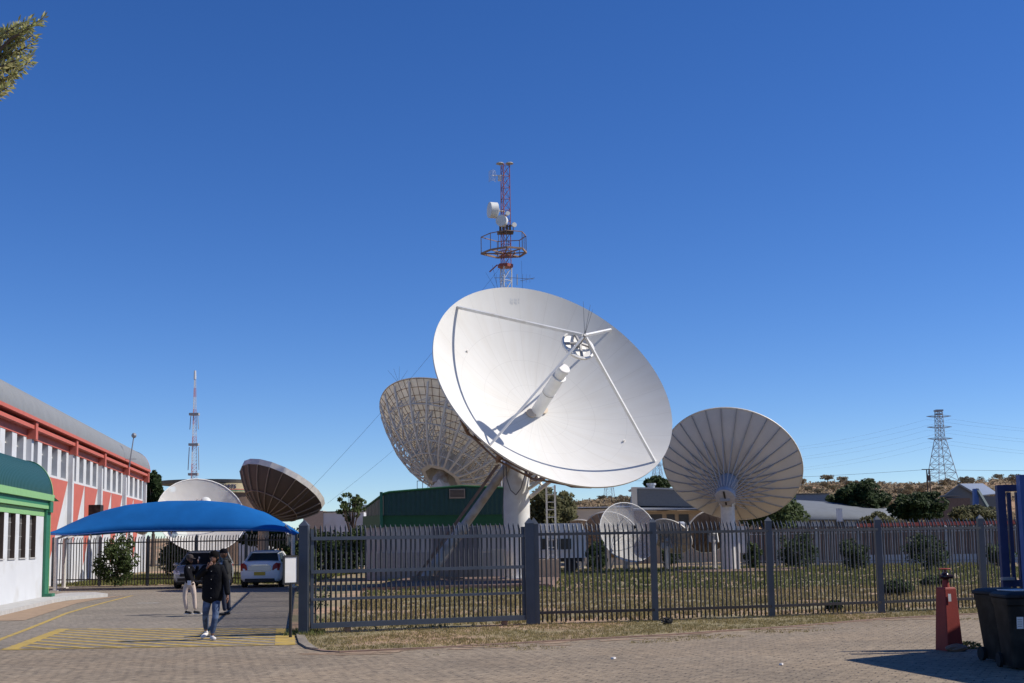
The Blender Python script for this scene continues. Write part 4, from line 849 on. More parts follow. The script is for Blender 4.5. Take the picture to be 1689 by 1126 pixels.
def fence(name, posts, Hh, rails, pitch, w, label, m='fence_steel', postw=.14, skip_posts=(), pw=None, cat='fence', z0=.06, single=False):
    rt = empty(name, posts[0], label, cat)
    for i, (a, b) in enumerate(zip(posts, posts[1:])):
        d = (b - a); L_ = d.length; d = d.normalized(); n = max(1, int(L_ / pitch)); mb = MB()
        for k in range(n):
            t = (k + .5) / n; p = a + (b - a) * t
            if min(t, 1 - t) * L_ < postw * .5: continue
            pale(mb, p.x + random.gauss(0, .003), p.y, z0 + random.uniform(-.015, .015), Hh + random.uniform(-.012, .012), w * random.uniform(.93, 1.07), w * .35, d.x, d.y, random.gauss(-.05, .006), random.gauss(0, .006))
        mb.build('pale_panel', m, rt)
        nn = V3((d.y, -d.x, 0)); nn = -nn if nn.y > 0 else nn
        for z in rails: mb = MB(); mb.bar(a + nn * (w * .35 + .03) + V3((0, 0, z)), b + nn * (w * .35 + .03) + V3((0, 0, z)), .045, .06); mb.build('rail', m, rt)
    for i, p in enumerate(posts):
        if i in skip_posts: continue
        q = pw[i] if pw and i in pw else postw; mb = MB(); mb.box((p.x, p.y, (Hh) / 2 - .02), (q, q, Hh + .0)); b = len(mb.v); h = Hh - .02
        mb.grid([[V3((p.x + sx * q * .55, p.y + sy * q * .55, h)) for sx, sy in ((-1, -1), (1, -1), (1, 1), (-1, 1))], [V3((p.x, p.y, h + q * .75))] * 4], closed=True)
        mb.build('post', 'post_steel' if m == 'fence_steel' else m, rt)
    return rt
fence('palisade_fence', [FL[1] + V3((.02, .02, 0)), *FL[2:]], 2.25, (.27, 2.0), .103, .042, 'long dark steel palisade fence with pointed pales running right of the sliding gate', pw={0: .2})
# sliding gate
g0, g1 = FL[0], FL[1] - V3((.22, .08, 0)); d = (g1 - g0).normalized(); nn = V3((d.y, -d.x, 0)); gt = empty('sliding_gate', g0, 'wide dark steel sliding gate of pointed pales hung between two heavy posts', 'gate')
mb = MB(); n = 43; L_ = (g1 - g0).length
for k in range(n): p = g0 + (g1 - g0) * ((k + 1) / (n + 1)); pale(mb, p.x, p.y, .18, 2.27 + random.uniform(-.008, .008), .044, .02, d.x, d.y, -.05, random.gauss(0, .004))
mb.build('pale_panel', 'fence_steel', gt)
for z, h in ((.18, .11), (.72, .055), (1.29, .07), (1.98, .075)): mb = MB(); mb.bar(g0 + nn * .055 + V3((0, 0, z)), g1 + nn * .055 + V3((0, 0, z)), .06, h); mb.build('rail', 'gate_steel', gt)
for p in (g0 + d * .03, g1 - d * .02): mb = MB(); mb.box((p.x + nn.x * .02, p.y + nn.y * .02, 1.15), (.07, .07, 2.05), math.atan2(d.y, d.x)); mb.build('stile', 'gate_steel', gt)
for t in (.165, .9): p = g0 + (g1 - g0) * t; mb = MB(); mb.tube(p + V3((0, -.03, .06)), p + V3((0, .03, .06)), .065, None, 16); mb.box(p + V3((0, 0, .1)), (.14, .08, .09)); mb.build('wheel', 'rusty_steel', gt)
mb = MB(); mb.bar(g0 + d * .05 + V3((0, 0, .02)), FL[1] + V3((-.2, -.1, .02)), .05, .03); one(mb, 'gate_track', 'rusty_steel', 'low rusty rail on the soil under the sliding gate', 'track')
for i, (p, w) in enumerate(((FL[0] - d * .13, .19), (FL[1] - d * .09, .2))):
    mb = MB(); mb.box((p.x, p.y, 1.12), (w, .26, 2.26)); q = w * .55
    mb.grid([[V3((p.x + sx * q, p.y + sy * .14, 2.25)) for sx, sy in ((-1, -1), (1, -1), (1, 1), (-1, 1))], [V3((p.x, p.y, 2.38))] * 4], closed=True)
    one(mb, 'gate_post', 'gate_steel', ('heavy blue grey gate post at the corner beside the drive', 'heavy blue grey gate post between the sliding gate and the long fence')[i], 'gate post')
sA = FL[0] - d * .18 + V3((0, .2, 0))
fence('side_fence', [sA.lerp(BR, t) for t in (0, .09, .18, .27, .36, .46, .56, .67, .78, .89, 1)], 2.22, (.27, 1.98), .12, .056, 'palisade side fence running back along the drive from the corner gate post', m='gate_steel', postw=.1)
nb = 5; bps = [BL.lerp(BR + V3((-.25, 0, 0)), i / nb) for i in range(nb + 1)]
fence('rear_fence', bps, 2.42, (.33, 2.12), .15, .055, 'dark palisade fence across the back of the covered parking', postw=.1)
bx0 = P(1095, 930, 83); bx1 = P(1800, 930, 70); bx0.z = bx1.z = 0
fence('yard_fence', [bx0.lerp(bx1, i / 10) for i in range(11)], 2.35, (.35, 2.05), .15, .055, 'long grey palisade fence along the far right side of the dish yard', m='galv', postw=.1)

# far wall with red coping
bw = empty('boundary_wall', P(1500, 930, 84), 'brown boundary wall with a red coping beyond the far palisade fence', 'wall')
p, q = P(1225, 930, 88), P(1800, 930, 78); p.z = q.z = 0; dd = (q - p)
mb = MB(); mb.bar(p + V3((0, 0, 1.25)), q + V3((0, 0, 1.25)), .25, 2.4); mb.build('wall', 'brown_wall', bw)
mb = MB(); mb.bar(p + dd * .36 + V3((0, 0, 2.56)), q + V3((0, 0, 2.56)), .34, .22); mb.build('coping', 'red_paint', bw)
mb = MB(); mb.bar(p + dd * .36 + V3((0, -.14, .30)), q + V3((0, -.14, .3)), .06, .55); mb.build('plinth', 'white_wall', bw)

# ================================================================ BACKDROP BUILDINGS
def bbox2(mb, x0, x1, y0, y1, Y, depth, ground=False):
    a, b = P(x0, y1, Y), P(x1, y0, Y); z0 = 0 if ground else a.z; mb.box(((a.x + b.x) / 2, Y + depth / 2, (z0 + b.z) / 2), (b.x - a.x, depth, b.z - z0)); return a, b
w = empty('workshop_building', P(1060, 900, 98), 'low workshop with dark angled fascia and light tin roof behind the small dishes', 'building')
mb = MB(); bbox2(mb, 1030, 1250, 840, 880, 98, 8, True); mb.build('wall', 'beige_wall', w)
mb = MB(); a, b = P(1020, 841, 96.4), P(1250, 842, 96.4); mb.grid([[a, b], [V3((a.x, 99, a.z + .4)), V3((b.x, 99, b.z + .4))], ]); mb.box(((a.x + b.x) / 2, 97.6, a.z + .02), (b.x - a.x, 2.9, .12)); mb.build('tin_roof', 'tin_roof', w)
mb = MB(); p1, p2, p3, p4 = P(1050, 834, 98), P(1290, 838, 98), P(1290, 814, 98), P(1053, 806, 98); mb.prism([p1, p2, p3, p4], (0, 6, 0)); mb.build('fascia', 'dark_fascia', w)
mb = MB(); p1, p2, p3, p4 = P(1050, 805.5, 97.9), P(1290, 813, 97.9), P(1290, 810, 97.9), P(1048, 803, 97.9); mb.prism([p1, p2, p3, p4], (0, 6.5, 0)); mb.build('coping', 'concrete', w)
mb = MB(); bbox2(mb, 1043, 1050.5, 803, 836, 97.8, .6); mb.build('pilaster', 'cream_wall', w)
for x0, x1 in ((1100, 1113), (1120, 1136), (1072, 1092)): mb = MB(); bbox2(mb, x0, x1, 848, 866, 97.95, .1); mb.build('window', 'glass_dark', w)
mb = MB(); q = P(1074, 800, 99); mb.tube(q - V3((0, 0, .3)), q, .3, .3, 10); mb.tube(q, q + V3((0, 0, .15)), .4, .4, 10); mb.build('roof_vent', 'tin_roof', w)
for i, x in enumerate((1112, 1123)):
    mb = MB(); q = P(x, 872, 95); mb.tube((q.x, 95, 1.0), (q.x, 95, 3.0), .42, .42, 16); mb.tube((q.x, 95, 3.0), (q.x, 95, 3.15), .42, .2, 16); one(mb, 'water_tank', 'hub_grey', ('grey upright tank against the workshop wall, the left one', 'grey upright tank against the workshop wall, the right one')[i], 'tank', 'tanks by the workshop')
w = empty('cream_building', P(965, 900, 92), 'plain cream rendered wall with a pale roof edge under the hill', 'building')
mb = MB(); bbox2(mb, 936, 1045, 838, 880, 92, 7, True); mb.build('wall', 'cream_wall', w)
mb = MB(); bbox2(mb, 933, 1046, 834.5, 838, 91.8, 7.4); mb.build('coping', 'white_wall', w)
mb = MB(); bbox2(mb, 939, 944, 842, 850, 91.7, .25); mb.build('wall_lamp', 'rusty_steel', w)
w = empty('vaulted_shed', P(1380, 900, 112), 'long shed with a smooth grey vaulted roof behind the far fence', 'shed'); mb = MB()
tp = [(1297, 823), (1319, 824.5), (1350, 826.5), (1380, 829), (1410, 832), (1449, 836), (1482, 841)]
mb.grid([[P(x, y, 118) for x, y in tp], [P(x, y + 4, 115) for x, y in tp], [P(x, min(y + 15, 856), 112) for x, y in tp], [P(x, 856, 110.5) for x, y in tp]][::-1]); o = mb.build('roof', 'roof_grey', w, smooth='auto'); o.modifiers.new('s', 'SOLIDIFY').thickness = .15
mb = MB(); bbox2(mb, 1297, 1470, 855, 884, 111, 6, True); mb.build('wall', 'dark_fascia', w)
mb = MB(); bbox2(mb, 1381, 1389, 838, 860, 110, .2); mb.build('white_panel', 'white_paint', w)
mb = MB()
for x0, x1, m_ in ((1312, 1330, 0), (1338, 1352, 0), (1360, 1376, 0), (1395, 1412, 0), (1420, 1440, 0)): bbox2(mb, x0, x1, 856, 868, 110.9, .1)
mb.build('wall_panels', 'tin_roof', w)
w = empty('flat_roof_building', P(1345, 830, 130), 'blue grey flat roof edge left of the darkest round tree', 'building'); mb = MB(); bbox2(mb, 1300, 1368, 814.5, 835, 130, 8, True); mb.build('wall', 'blue_roof', w); mb = MB(); bbox2(mb, 1298, 1370, 813, 815, 129.8, 8.5); mb.build('roof', 'dark_fascia', w)
w = empty('gabled_shed', P(1600, 860, 150), 'dark shed with a pale blue grey gabled roof at the far right', 'shed'); mb = MB()
pA, pB, pC = P(1560, 816, 150), P(1584, 798, 150), P(1648, 812, 150)
mb.prism([(pA.x, 150, 3), pA, pB, P(1616, 816, 150), (P(1616, 816, 150).x, 150, 3)], (0, .6, 0)); mb.build('wall', 'dark_fascia', w)
mb = MB(); r1, r2, r3, r4 = P(1583, 797.5, 149.6), P(1616, 816.5, 149.6), P(1646, 813.5, 160), P(1621, 797, 160); mb.poly([r1, r2, r3, r4]); o = mb.build('roof', 'blue_roof', w); o.modifiers.new('s', 'SOLIDIFY').thickness = .2
mb = MB(); bbox2(mb, 1545, 1600, 821, 842, 146, 3, True); mb.build('lean_to', 'brown_wall', w); mb = MB(); bbox2(mb, 1616, 1646, 818, 842, 152, 3, True); mb.build('side_wall', 'dark_fascia', w); mb = MB(); bbox2(mb, 1556, 1586, 816, 819, 145.8, 3.5); mb.build('lean_to_roof', 'dark_fascia', w)
w = empty('loading_chute', P(1612, 850, 120), 'blue post with a pale slanting chute in front of the gabled shed', 'chute'); mb = MB(); mb.bar(P(1610, 850, 120), P(1609, 806, 120), .45); mb.build('post', 'blue_bright', w); mb = MB(); mb.bar(P(1611, 806, 120), P(1630, 838, 119), .35, .2); mb.build('chute', mk('chute_green', (.07, .10, .10), .8), w)
# round building with sign
cx, cyy = P(345, 800, 132).x, 132.; rbld = empty('round_building', (cx, cyy, 0), 'round building with a sign band and flat disc roof behind the mesh dish', 'building')
zt, z1, z2, zb = P(345, 794, 132).z, P(345, 797, 128).z, P(345, 812, 128).z, P(345, 840, 130).z
mb = MB(); mb.tube((cx, cyy, z1 + .05), (cx, cyy, zt), 5.1, 5.3, 48); mb.build('roof_disc', 'dark_fascia', rbld)
Rb = 4.55; bxc = cx + 1.15
mb = MB(); mb.tube((bxc, cyy, z2), (bxc, cyy, z1), Rb, Rb, 48); mb.build('sign_band', mk('sign_cream', (.55, .45, .26), .7), rbld, smooth='auto')
mb = MB(); mb.tube((bxc, cyy, zb - 3), (bxc, cyy, z2 - .002), Rb * .7, Rb * .95, 40); mb.build('drum_wall', 'brown_wall', rbld, smooth='auto')
mb = MB(); mb.tube((bxc, cyy, 0), (bxc, cyy, zb - 3), Rb * .9, Rb * .9, 32); mb.build('base_wall', 'brown_wall', rbld)
for za, zc_, m_ in ((.28, .36, 'red_paint'), (.12, .20, 'green_mid')):
    mb = MB(); h = z1 - z2; mb.grid([[V3((bxc + (Rb + .02) * math.sin(t), cyy - (Rb + .02) * math.cos(t), z2 + h * q)) for t in [R(-30 + 110 * i / 24) for i in range(25)]] for q in (za, zc_)]); mb.build('sign_stripe', m_, rbld)
v, f = text_mesh('MAIRO PARTS', .54, .02); mb = MB(); mb.v = [(bxc + (Rb + .04 + p[2]) * math.sin(p[0] / Rb + R(13)), cyy - (Rb + .04 + p[2]) * math.cos(p[0] / Rb + R(13)), z2 + (z1 - z2) * .45 + p[1]) for p in v]; mb.f = f; mb.mi = [0] * len(f); mb.build('sign_lettering', mk('letter_blue', (.03, .03, .10), .6), rbld)
# white wall buildings left centre
w = empty('pale_house', P(400, 860, 120), 'pale low building corner beside the dark brown dish', 'building'); mb = MB(); bbox2(mb, 393, 432, 843, 880, 120, 8, True); mb.build('wall', 'white_wall', w); mb = MB(); bbox2(mb, 386, 434, 839.5, 843, 119.7, 8.5); mb.build('roof', 'concrete', w); mb = MB(); bbox2(mb, 396, 408, 845, 856, 119.9, .1); mb.build('window', 'glass_dark', w)
w = empty('white_walled_building', P(560, 870, 105), 'white walled building with a rough brown side behind the hedge', 'building')
mb = MB(); bbox2(mb, 500, 533, 842, 885, 105, 9, True); mb.build('side_wall', 'beige_wall', w); mb = MB(); bbox2(mb, 533, 600, 844, 885, 105.1, 9, True); mb.build('wall', 'white_wall', w); mb = MB(); bbox2(mb, 531, 601, 842.2, 844, 104.9, 9.3); mb.build('coping', 'concrete', w)
mb = MB(); q = P(595, 850, 112)
for x, y0, m_ in ((586, 822, 'white_wall'),): bbox2(mb, 580, 591, 824, 850, 112, 1.5, True)
tw = one(mb, 'tower_block', 'white_wall', 'small white tower with two dark vent pots behind the wispy tree', 'building')
mb = MB()
for x in (583, 588.5): a = P(x, 824, 112.5); mb.tube(a, a + V3((0, 0, .3)), .16, .12, 8)
mb.build('vent_pots', 'black', tw, Matrix.Translation(tw.matrix_basis.translation) if False else None)
mb = MB(); bbox2(mb, 594, 606, 832, 850, 114, 1.5, True); one(mb, 'storage_tank_block', 'hub_grey', 'grey boxy block right of the small white tower', 'building')

# ================================================================ VEGETATION
def leaf_cloud(mb, centers, n_leaf, size, rng, flat_=.0):
    for (c, rad) in centers:
        for _ in range(n_leaf):
            while True:
                p = V3((rng.uniform(-1, 1), rng.uniform(-1, 1), rng.uniform(-1, 1)))
                if .0 < p.length <= 1: break
            p = p.normalized() * (p.length ** .45); q = V3(c) + V3((p.x * rad[0], p.y * rad[1], p.z * rad[2]))
            a = V3((rng.gauss(0, 1), rng.gauss(0, 1), rng.gauss(0, 1) * (1 - flat_))).normalized(); b = a.orthogonal().normalized(); s_ = size * rng.uniform(.6, 1.35)
            mb.poly([q - a * s_, q + b * s_ * .55, q + a * s_, q - b * s_ * .55])
def tree(name, base, crown_c, crown_r, label, cat='tree', leaf='leaf_dark', n_cl=40, per=60, size=.22, trunk_r=.25, seed=1, group=None, clump=.34, limbs=5, gap=.0):
    rng = random.Random(seed); base = V3(base); cc = V3(crown_c); cr_ = crown_r; rt = empty(name, base, label, cat, group)
    cl = []
    for i in range(n_cl):
        p = V3((rng.gauss(0, 1), rng.gauss(0, 1), rng.gauss(0, 1))).normalized() * rng.uniform(.35, .86)
        k = clump * rng.uniform(.6, 1.25); cl.append((cc + V3((p.x * cr_[0], p.y * cr_[1], p.z * cr_[2])), (k * cr_[0], k * cr_[1], k * cr_[2] * .9)))
    mb = MB(); mb.tube(base - V3((0, 0, .2)), base.lerp(cc, .45), trunk_r, trunk_r * .7, 8); fk = base.lerp(cc, .45)
    for c, _ in cl[:limbs]: mid = fk.lerp(c, .5) + V3((0, 0, .1 * cr_[2])); mb.tube(fk, mid, trunk_r * .5, trunk_r * .3, 6); mb.tube(mid, c, trunk_r * .3, trunk_r * .1, 5)
    mb.build('trunk', 'bark', rt)
    mb = MB(); leaf_cloud(mb, cl, per, size, rng); mb.build('crown', leaf, rt); return rt
def ptree(x0, x1, y0, y1, Y, label, name='tree', gz=0., **k):
    a, b = P(x0, y1, Y), P(x1, y0, Y); cx_, rz_ = (a.x + b.x) / 2, (b.z - a.z) / 2; rx = (b.x - a.x) / 2
    return tree(name, (cx_, Y, gz), (cx_, Y, a.z + rz_), (rx, min(rx, 5), rz_), label, **k)
ptree(856, 955, 790, 905, 84, 'large olive grey tree behind the ladder and pedestal', leaf='leaf_olive', n_cl=70, per=150, size=.13, seed=3, limbs=12, clump=.26)
ptree(1215, 1332, 800, 885, 90, 'feathery dark tree behind the ribbed dish', leaf='leaf_mid', n_cl=60, per=150, size=.13, seed=4, limbs=12, clump=.26)
ptree(1366, 1466, 784, 862, 118, 'darkest dense round tree beyond the vaulted shed', leaf='leaf_dark', n_cl=110, per=120, size=.2, seed=5, clump=.2)
ptree(1468, 1562, 805, 868, 108, 'broad dark spreading tree left of the gabled shed', leaf='leaf_dark', n_cl=100, per=110, size=.18, seed=6, clump=.21)
ptree(1555, 1655, 828, 872, 112, 'loose green bushes below the gabled shed roof', name='shrub', leaf='leaf_olive', n_cl=40, per=110, size=.16, seed=7)
ptree(1412, 1478, 845, 872, 104, 'small light green shrub at the end of the vaulted shed', name='shrub', leaf='leaf_olive', n_cl=24, per=90, size=.14, seed=8)
ptree(1062, 1108, 784, 812, 130, 'dark treetop over the workshop fascia', leaf='leaf_dark', n_cl=30, per=110, size=.22, seed=9, gz=2)
ptree(236, 272, 770, 860, 122, 'dark tree at the far end of the red building', leaf='leaf_dark', n_cl=50, per=110, size=.22, seed=10, limbs=10, clump=.24)
ptree(262, 300, 808, 880, 116, 'low dark tree left of the mesh dish', leaf='leaf_dark', n_cl=30, per=90, size=.2, seed=11)
ptree(548, 612, 806, 862, 92, 'thin wispy tree in front of the small white tower', leaf='leaf_mid', n_cl=46, per=26, size=.12, seed=12, trunk_r=.12, limbs=24, clump=.13)
ptree(395, 495, 866, 905, 84, 'dark scrub behind the carport on the right', name='shrub', leaf='leaf_dark', n_cl=40, per=100, size=.17, seed=13)
# clipped hedge
a, b = P(492, 905, 78), P(612, 868, 78); rng = random.Random(5); mb = MB(); cl = []
for i in range(70): cl.append((V3((rng.uniform(a.x, b.x), 78 + rng.uniform(-.8, .8), rng.uniform(.4, b.z - .35))), (.6, .6, .5)))
leaf_cloud(mb, cl, 150, .10, rng); one(mb, 'hedge', 'leaf_dark', 'dark clipped hedge behind the sliding gate, left of the green hut', 'hedge')
# round shrubs at the far yard edge
SH_L = {'mid': ('leaf_mid'), 'dark': ('leaf_dark')}
for i, (x, yb, w_, h_, Y, lf, lab) in enumerate([
    (985, 947, 42, 62, 66, 'leaf_dark', 'dark shrub in front of the brown fluted dish'),
    (1108, 937, 44, 50, 70, 'leaf_dark', 'dark shrub under the small plain grey dish'),
    (1243, 938, 34, 50, 72.3, 'leaf_mid', 'grey green shrub just right of the ribbed dish pedestal'),
    (1318, 940, 72, 66, 69, 'leaf_dark', 'large dark round shrub midway along the far fence'),
    (1408, 941, 56, 56, 68, 'leaf_dark', 'smaller dark round shrub, second along the far fence'),
    (1532, 942, 84, 72, 67, 'leaf_dark', 'widest dark round shrub behind the red hydrant post'),
    (1650, 938, 54, 50, 66, 'leaf_mid', 'shrub beside the blue gate at the far right'),
    (1480, 982, 54, 28, 47, 'leaf_mid', 'low leafy bush in the grass left of the hydrant post'),
    (1378, 1008, 28, 18, 36, 'leaf_dark', 'small dark tuft just behind the fence near its right half'),
    (1540, 968, 50, 20, 52, 'leaf_mid', 'low green weeds behind the hydrant post')]):
    b = G(x, yb); Y = b.y; pp_ = FPX / Y; rx = w_ / pp_ / 2; rz_ = h_ / pp_ / 2
    tree('shrub', (b.x, Y, 0), (b.x, Y, rz_ * .95), (rx, rx, rz_), lab, 'shrub', lf, n_cl=64, per=55, size=.07 if w_ > 30 else .05, trunk_r=.05, seed=20 + i, group='shrubs in the dish yard', clump=.22, limbs=14)
# leafy bush by the carport fence
b = G(186, 968); tree('shrub', (b.x, b.y + .3, 0), (b.x, b.y + .4, 1.25), (1.25, .8, 1.35), 'tall leafy bush growing through the back fence under the canopy', 'shrub', 'leaf_mid', n_cl=44, per=70, size=.075, trunk_r=.05, seed=41, clump=.26, limbs=16)
b = G(290, 952); tree('shrub', (b.x, b.y, 0), (b.x, b.y, 1.3), (1.3, 1.0, 1.3), 'dark shrub beneath the mesh dish behind the back fence', 'shrub', 'leaf_dark', n_cl=40, per=90, size=.1, trunk_r=.05, seed=42)
b = G(470, 966); tree('shrub', (b.x + .3, b.y + 1.6, 0), (b.x + .3, b.y + 1.6, 1.1), (.9, .8, 1.2), 'leafy shrub behind the fence beside the white sedan', 'shrub', 'leaf_mid', n_cl=34, per=70, size=.08, trunk_r=.05, seed=43)
# climber at the drive edge
b = G(491, 1046); b = V3((b.x + .12, b.y + .3, 0)); rt = empty('dry_vine', b, 'straggly dry vine stem at the drive edge beside the sign post', 'plant'); rng = random.Random(3)
mb = MB(); p = b.copy()
for i in range(9): q = p + V3((rng.uniform(-.03, .05), rng.uniform(.0, .12), .11)); mb.tube(p, q, .022 - i * .0015, .02 - i * .0015, 5); p = q
for i in range(14): s = b + V3((rng.uniform(-.1, .2), rng.uniform(0, 1.5), rng.uniform(.3, 1.0))); mb.tube(s, s + V3((rng.uniform(-.25, .25), rng.uniform(-.2, .3), rng.uniform(-.1, .25))), .008, .004, 4)
mb.build('stem', 'bark', rt); mb = MB(); leaf_cloud(mb, [(b + V3((rng.uniform(-.15, .3), rng.uniform(0, 2.0), rng.uniform(.1, 1.6))), (.18, .2, .16)) for _ in range(26)], 26, .03, rng); mb.build('foliage', 'leaf_mid', rt)
# hill shrubs and acacias : a few base meshes, copied one by one
protos = []
rng = random.Random(77)
for i in range(4):
    t = tree('hill_shrub', (0, 0, 0), (0, 0, 1.5 + .3 * (i % 2)), (2.4, 2.2, 1.35 if i != 3 else .8), 'x', 'shrub', ('leaf_scrub', 'leaf_hill', 'leaf_scrub', 'leaf_hill')[i], n_cl=22, per=30, size=.22, trunk_r=.16, seed=60 + i, group='shrubs scattered on the hill', clump=.34); protos.append(t)
hl_ = ['pale scrubby shrub on the hillside', 'olive shrub on the hillside', 'dry brownish shrub on the hillside', 'flat topped acacia on the hillside']
cnt = 0
for i in range(210):
    px = rng.choice([rng.uniform(925, 1110), rng.uniform(1310, 1700), rng.uniform(1310, 1700), rng.uniform(1430, 1620)]); Y = rng.uniform(165, 322); X = (px - 848) / FPX * Y; k = rng.randrange(4); sc = rng.uniform(.25, .62) * (.8 + Y / 900)
    if cnt < 4: o = protos[cnt]; k = cnt; Mw = Matrix.Translation((X, Y, hz(X, Y) - .2)) @ Matrix.Scale(sc, 4); o.matrix_basis = Mw; o['label'] = hl_[k]
    else: o = copy_tree(protos[k], (X, Y, hz(X, Y) - .2), rng.uniform(0, 6), sc, hl_[k], 'shrubs scattered on the hill')
    cnt += 1
for px, py, Y, sc, k in [(q[0], q[1], q[2], q[3] * (.7 if q[2] > 290 else 1), q[4]) for q in ((1085 - 0, 812, 260, 1.0, 3), (1033, 812, 250, 1.35, 3), (1322, 795, 300, 1.2, 3), (1365, 790, 310, 1.3, 3), (990, 826, 230, 1.2, 1), (973, 828, 225, 1.0, 1), (945, 828, 240, .9, 1), (1435, 790, 318, 1.1, 3), (1648, 797, 318, 1.1, 3), (1675, 796, 318, 1.0, 3), (1390, 790, 315, 1.1, 3))]:
    X = P(px, py, Y).x; copy_tree(protos[k], (X, Y, hz(X, Y) + .1), px, sc, hl_[k], 'shrubs scattered on the hill')

cl = []
for i in range(2600):
    px = rng.choice([rng.uniform(925, 1110), rng.uniform(1310, 1720), rng.uniform(1310, 1720)]); Y = rng.uniform(160, 330); X = (px - 848) / FPX * Y; s_ = rng.uniform(.4, 1.1); cl.append((V3((X, Y, hz(X, Y) + s_ * .35)), (s_, s_, s_ * .6)))
mb = MB(); leaf_cloud(mb, cl, 16, .30, rng); one(mb, 'hill_scrub', 'leaf_scrub', 'low dry scrub covering the hillside', 'scrub', kind='stuff')

# ================================================================ GRASS
mb = MB(); rng = random.Random(31)
for i in range(70):
    t = rng.uniform(0, 1); k = 3 + t * (len(kerb) - 6); a, b = kerb[int(k)], kerb[int(k) + 1]; p = a.lerp(b, k - int(k)); p = p + V3((rng.uniform(-.3, .3), -abs(rng.gauss(.12, .35)), 0)); r1_, r2_ = rng.uniform(.08, .5), rng.uniform(.03, .13)
    mb.poly([(p.x + r1_ * math.cos(q) * rng.uniform(.6, 1.1), p.y + r2_ * math.sin(q) * rng.uniform(.6, 1.1), .0045 + i * .00004) for q in [2 * PI * j / 11 for j in range(11)]])
o = mb.build('soil_patches', 'sand', recenter=False); o['kind'] = 'stuff'
def inside(p, poly):
    c = False; n = len(poly)
    for i in range(n):
        a, b = poly[i], poly[(i + 1) % n]
        if (a[1] > p[1]) != (b[1] > p[1]) and p[0] < (b[0] - a[0]) * (p[1] - a[1]) / (b[1] - a[1]) + a[0]: c = not c
    return c
def grass(name, poly, n, h, m, label, seed, wd_=.008, patch=None):
    rng = random.Random(seed); xs_ = [p[0] for p in poly]; ys_ = [p[1] for p in poly]; V, F = [], []
    while len(F) < n:
        x, y = rng.uniform(min(xs_), max(xs_)), rng.uniform(min(ys_), max(ys_))
        if not inside((x, y), poly): continue
        q = math.sin(x * 1.7 + 3 * math.sin(y * .9)) + math.sin(y * 2.3 + 2 * math.sin(x * 1.3))
        if patch and q < patch * rng.uniform(.4, 1.6): continue
        for _ in range(5):
            bx, by = x + rng.gauss(0, .03), y + rng.gauss(0, .03); a = rng.uniform(0, PI); hh = h * rng.uniform(.35, 1.25); w_ = wd_ * rng.uniform(.7, 1.5); lx_, ly_ = rng.gauss(0, .45) * hh, rng.gauss(0, .45) * hh
            b = len(V); V += [(bx - math.cos(a) * w_, by - math.sin(a) * w_, .01), (bx + math.cos(a) * w_, by + math.sin(a) * w_, .01), (bx + lx_, by + ly_, .012 + hh)]; F.append([b, b + 1, b + 2])
    mb = MB(); mb.v = V; mb.f = F; mb.mi = [0] * len(F); one(mb, name, m, label, 'grass', kind='stuff')
vp = [(p.x, p.y + .12) for p in kerb[3:-1]] + [(FL[6].x, FL[6].y + .15), (FL[1].x, FL[1].y + .2), (FL[0].x - .3, FL[0].y + .1)]
grass('verge_grass', vp, 42000, .045, 'grass_blade', 'short dry straw coloured grass on the verge before the fence', 1, wd_=.006, patch=-1.4)
yard = [(-4.6, 26.6), (.4, 28.3), (17, 33.2), (21, 46), (-5.5, 46)]
grass('yard_grass', yard, 60000, .10, 'grass_blade', 'dry mixed grass in the yard just behind the fence', 2, wd_=.012, patch=-.9)
grass('far_yard_grass', [(-5.5, 44), (21, 44), (30, 80), (-7, 80)], 60000, .14, 'grass_green', 'greener grass around the dishes deep in the yard', 3, wd_=.022, patch=-.6)
grass('corner_weeds', [(-4.75, 25.9), (-4.0, 25.6), (-4.0, 26.6), (-4.75, 27.6)], 700, .10, 'grass_green', 'green weeds round the foot of the corner gate post', 4, wd_=.008)
grass('left_grass', [(BL.x, BL.y + .3), (BR.x, BR.y + .3), (BR.x, 84), (BL.x - 2, 84)], 30000, .16, 'grass_green', 'green grass strip behind the carport fence', 5, wd_=.03)
grass('paving_weeds', [(p.x, p.y - 1.6) for p in (kerb[5], kerb[7], kerb[10])] + [(p.x, p.y - .05) for p in (kerb[10], kerb[7], kerb[5])], 1800, .03, 'grass_blade', 'sparse weeds in the paving joints along the kerb', 6, wd_=.006, patch=.5)
b = G(1100, 1031); mb = MB(); rng = random.Random(9); leaf_cloud(mb, [(V3((b.x, b.y, .08)), (.12, .08, .08))], 160, .03, rng); mb.box((b.x, b.y, .05), (.12, .08, .1)); one(mb, 'weed_clump', 'black', 'small black clump of debris at the foot of the long fence', 'debris')
for i, (x, y, s) in enumerate(((1289, 1097, .035), (1012, 1087, .045), (1600, 1068, .03))):
    b = G(x, y); mb = MB(); mb.prism([b + V3((-s, 0, .005)), b + V3((0, -s * .8, .005)), b + V3((s * .9, .02, .005)), b + V3((.2 * s, s, .005))], (0, 0, .025)); one(mb, 'litter', 'paper', ('scrap of pale litter on the paving at lower right', 'pale leaf scrap on the paving near the centre', 'tiny pale scrap beside the hydrant post')[i], 'litter')

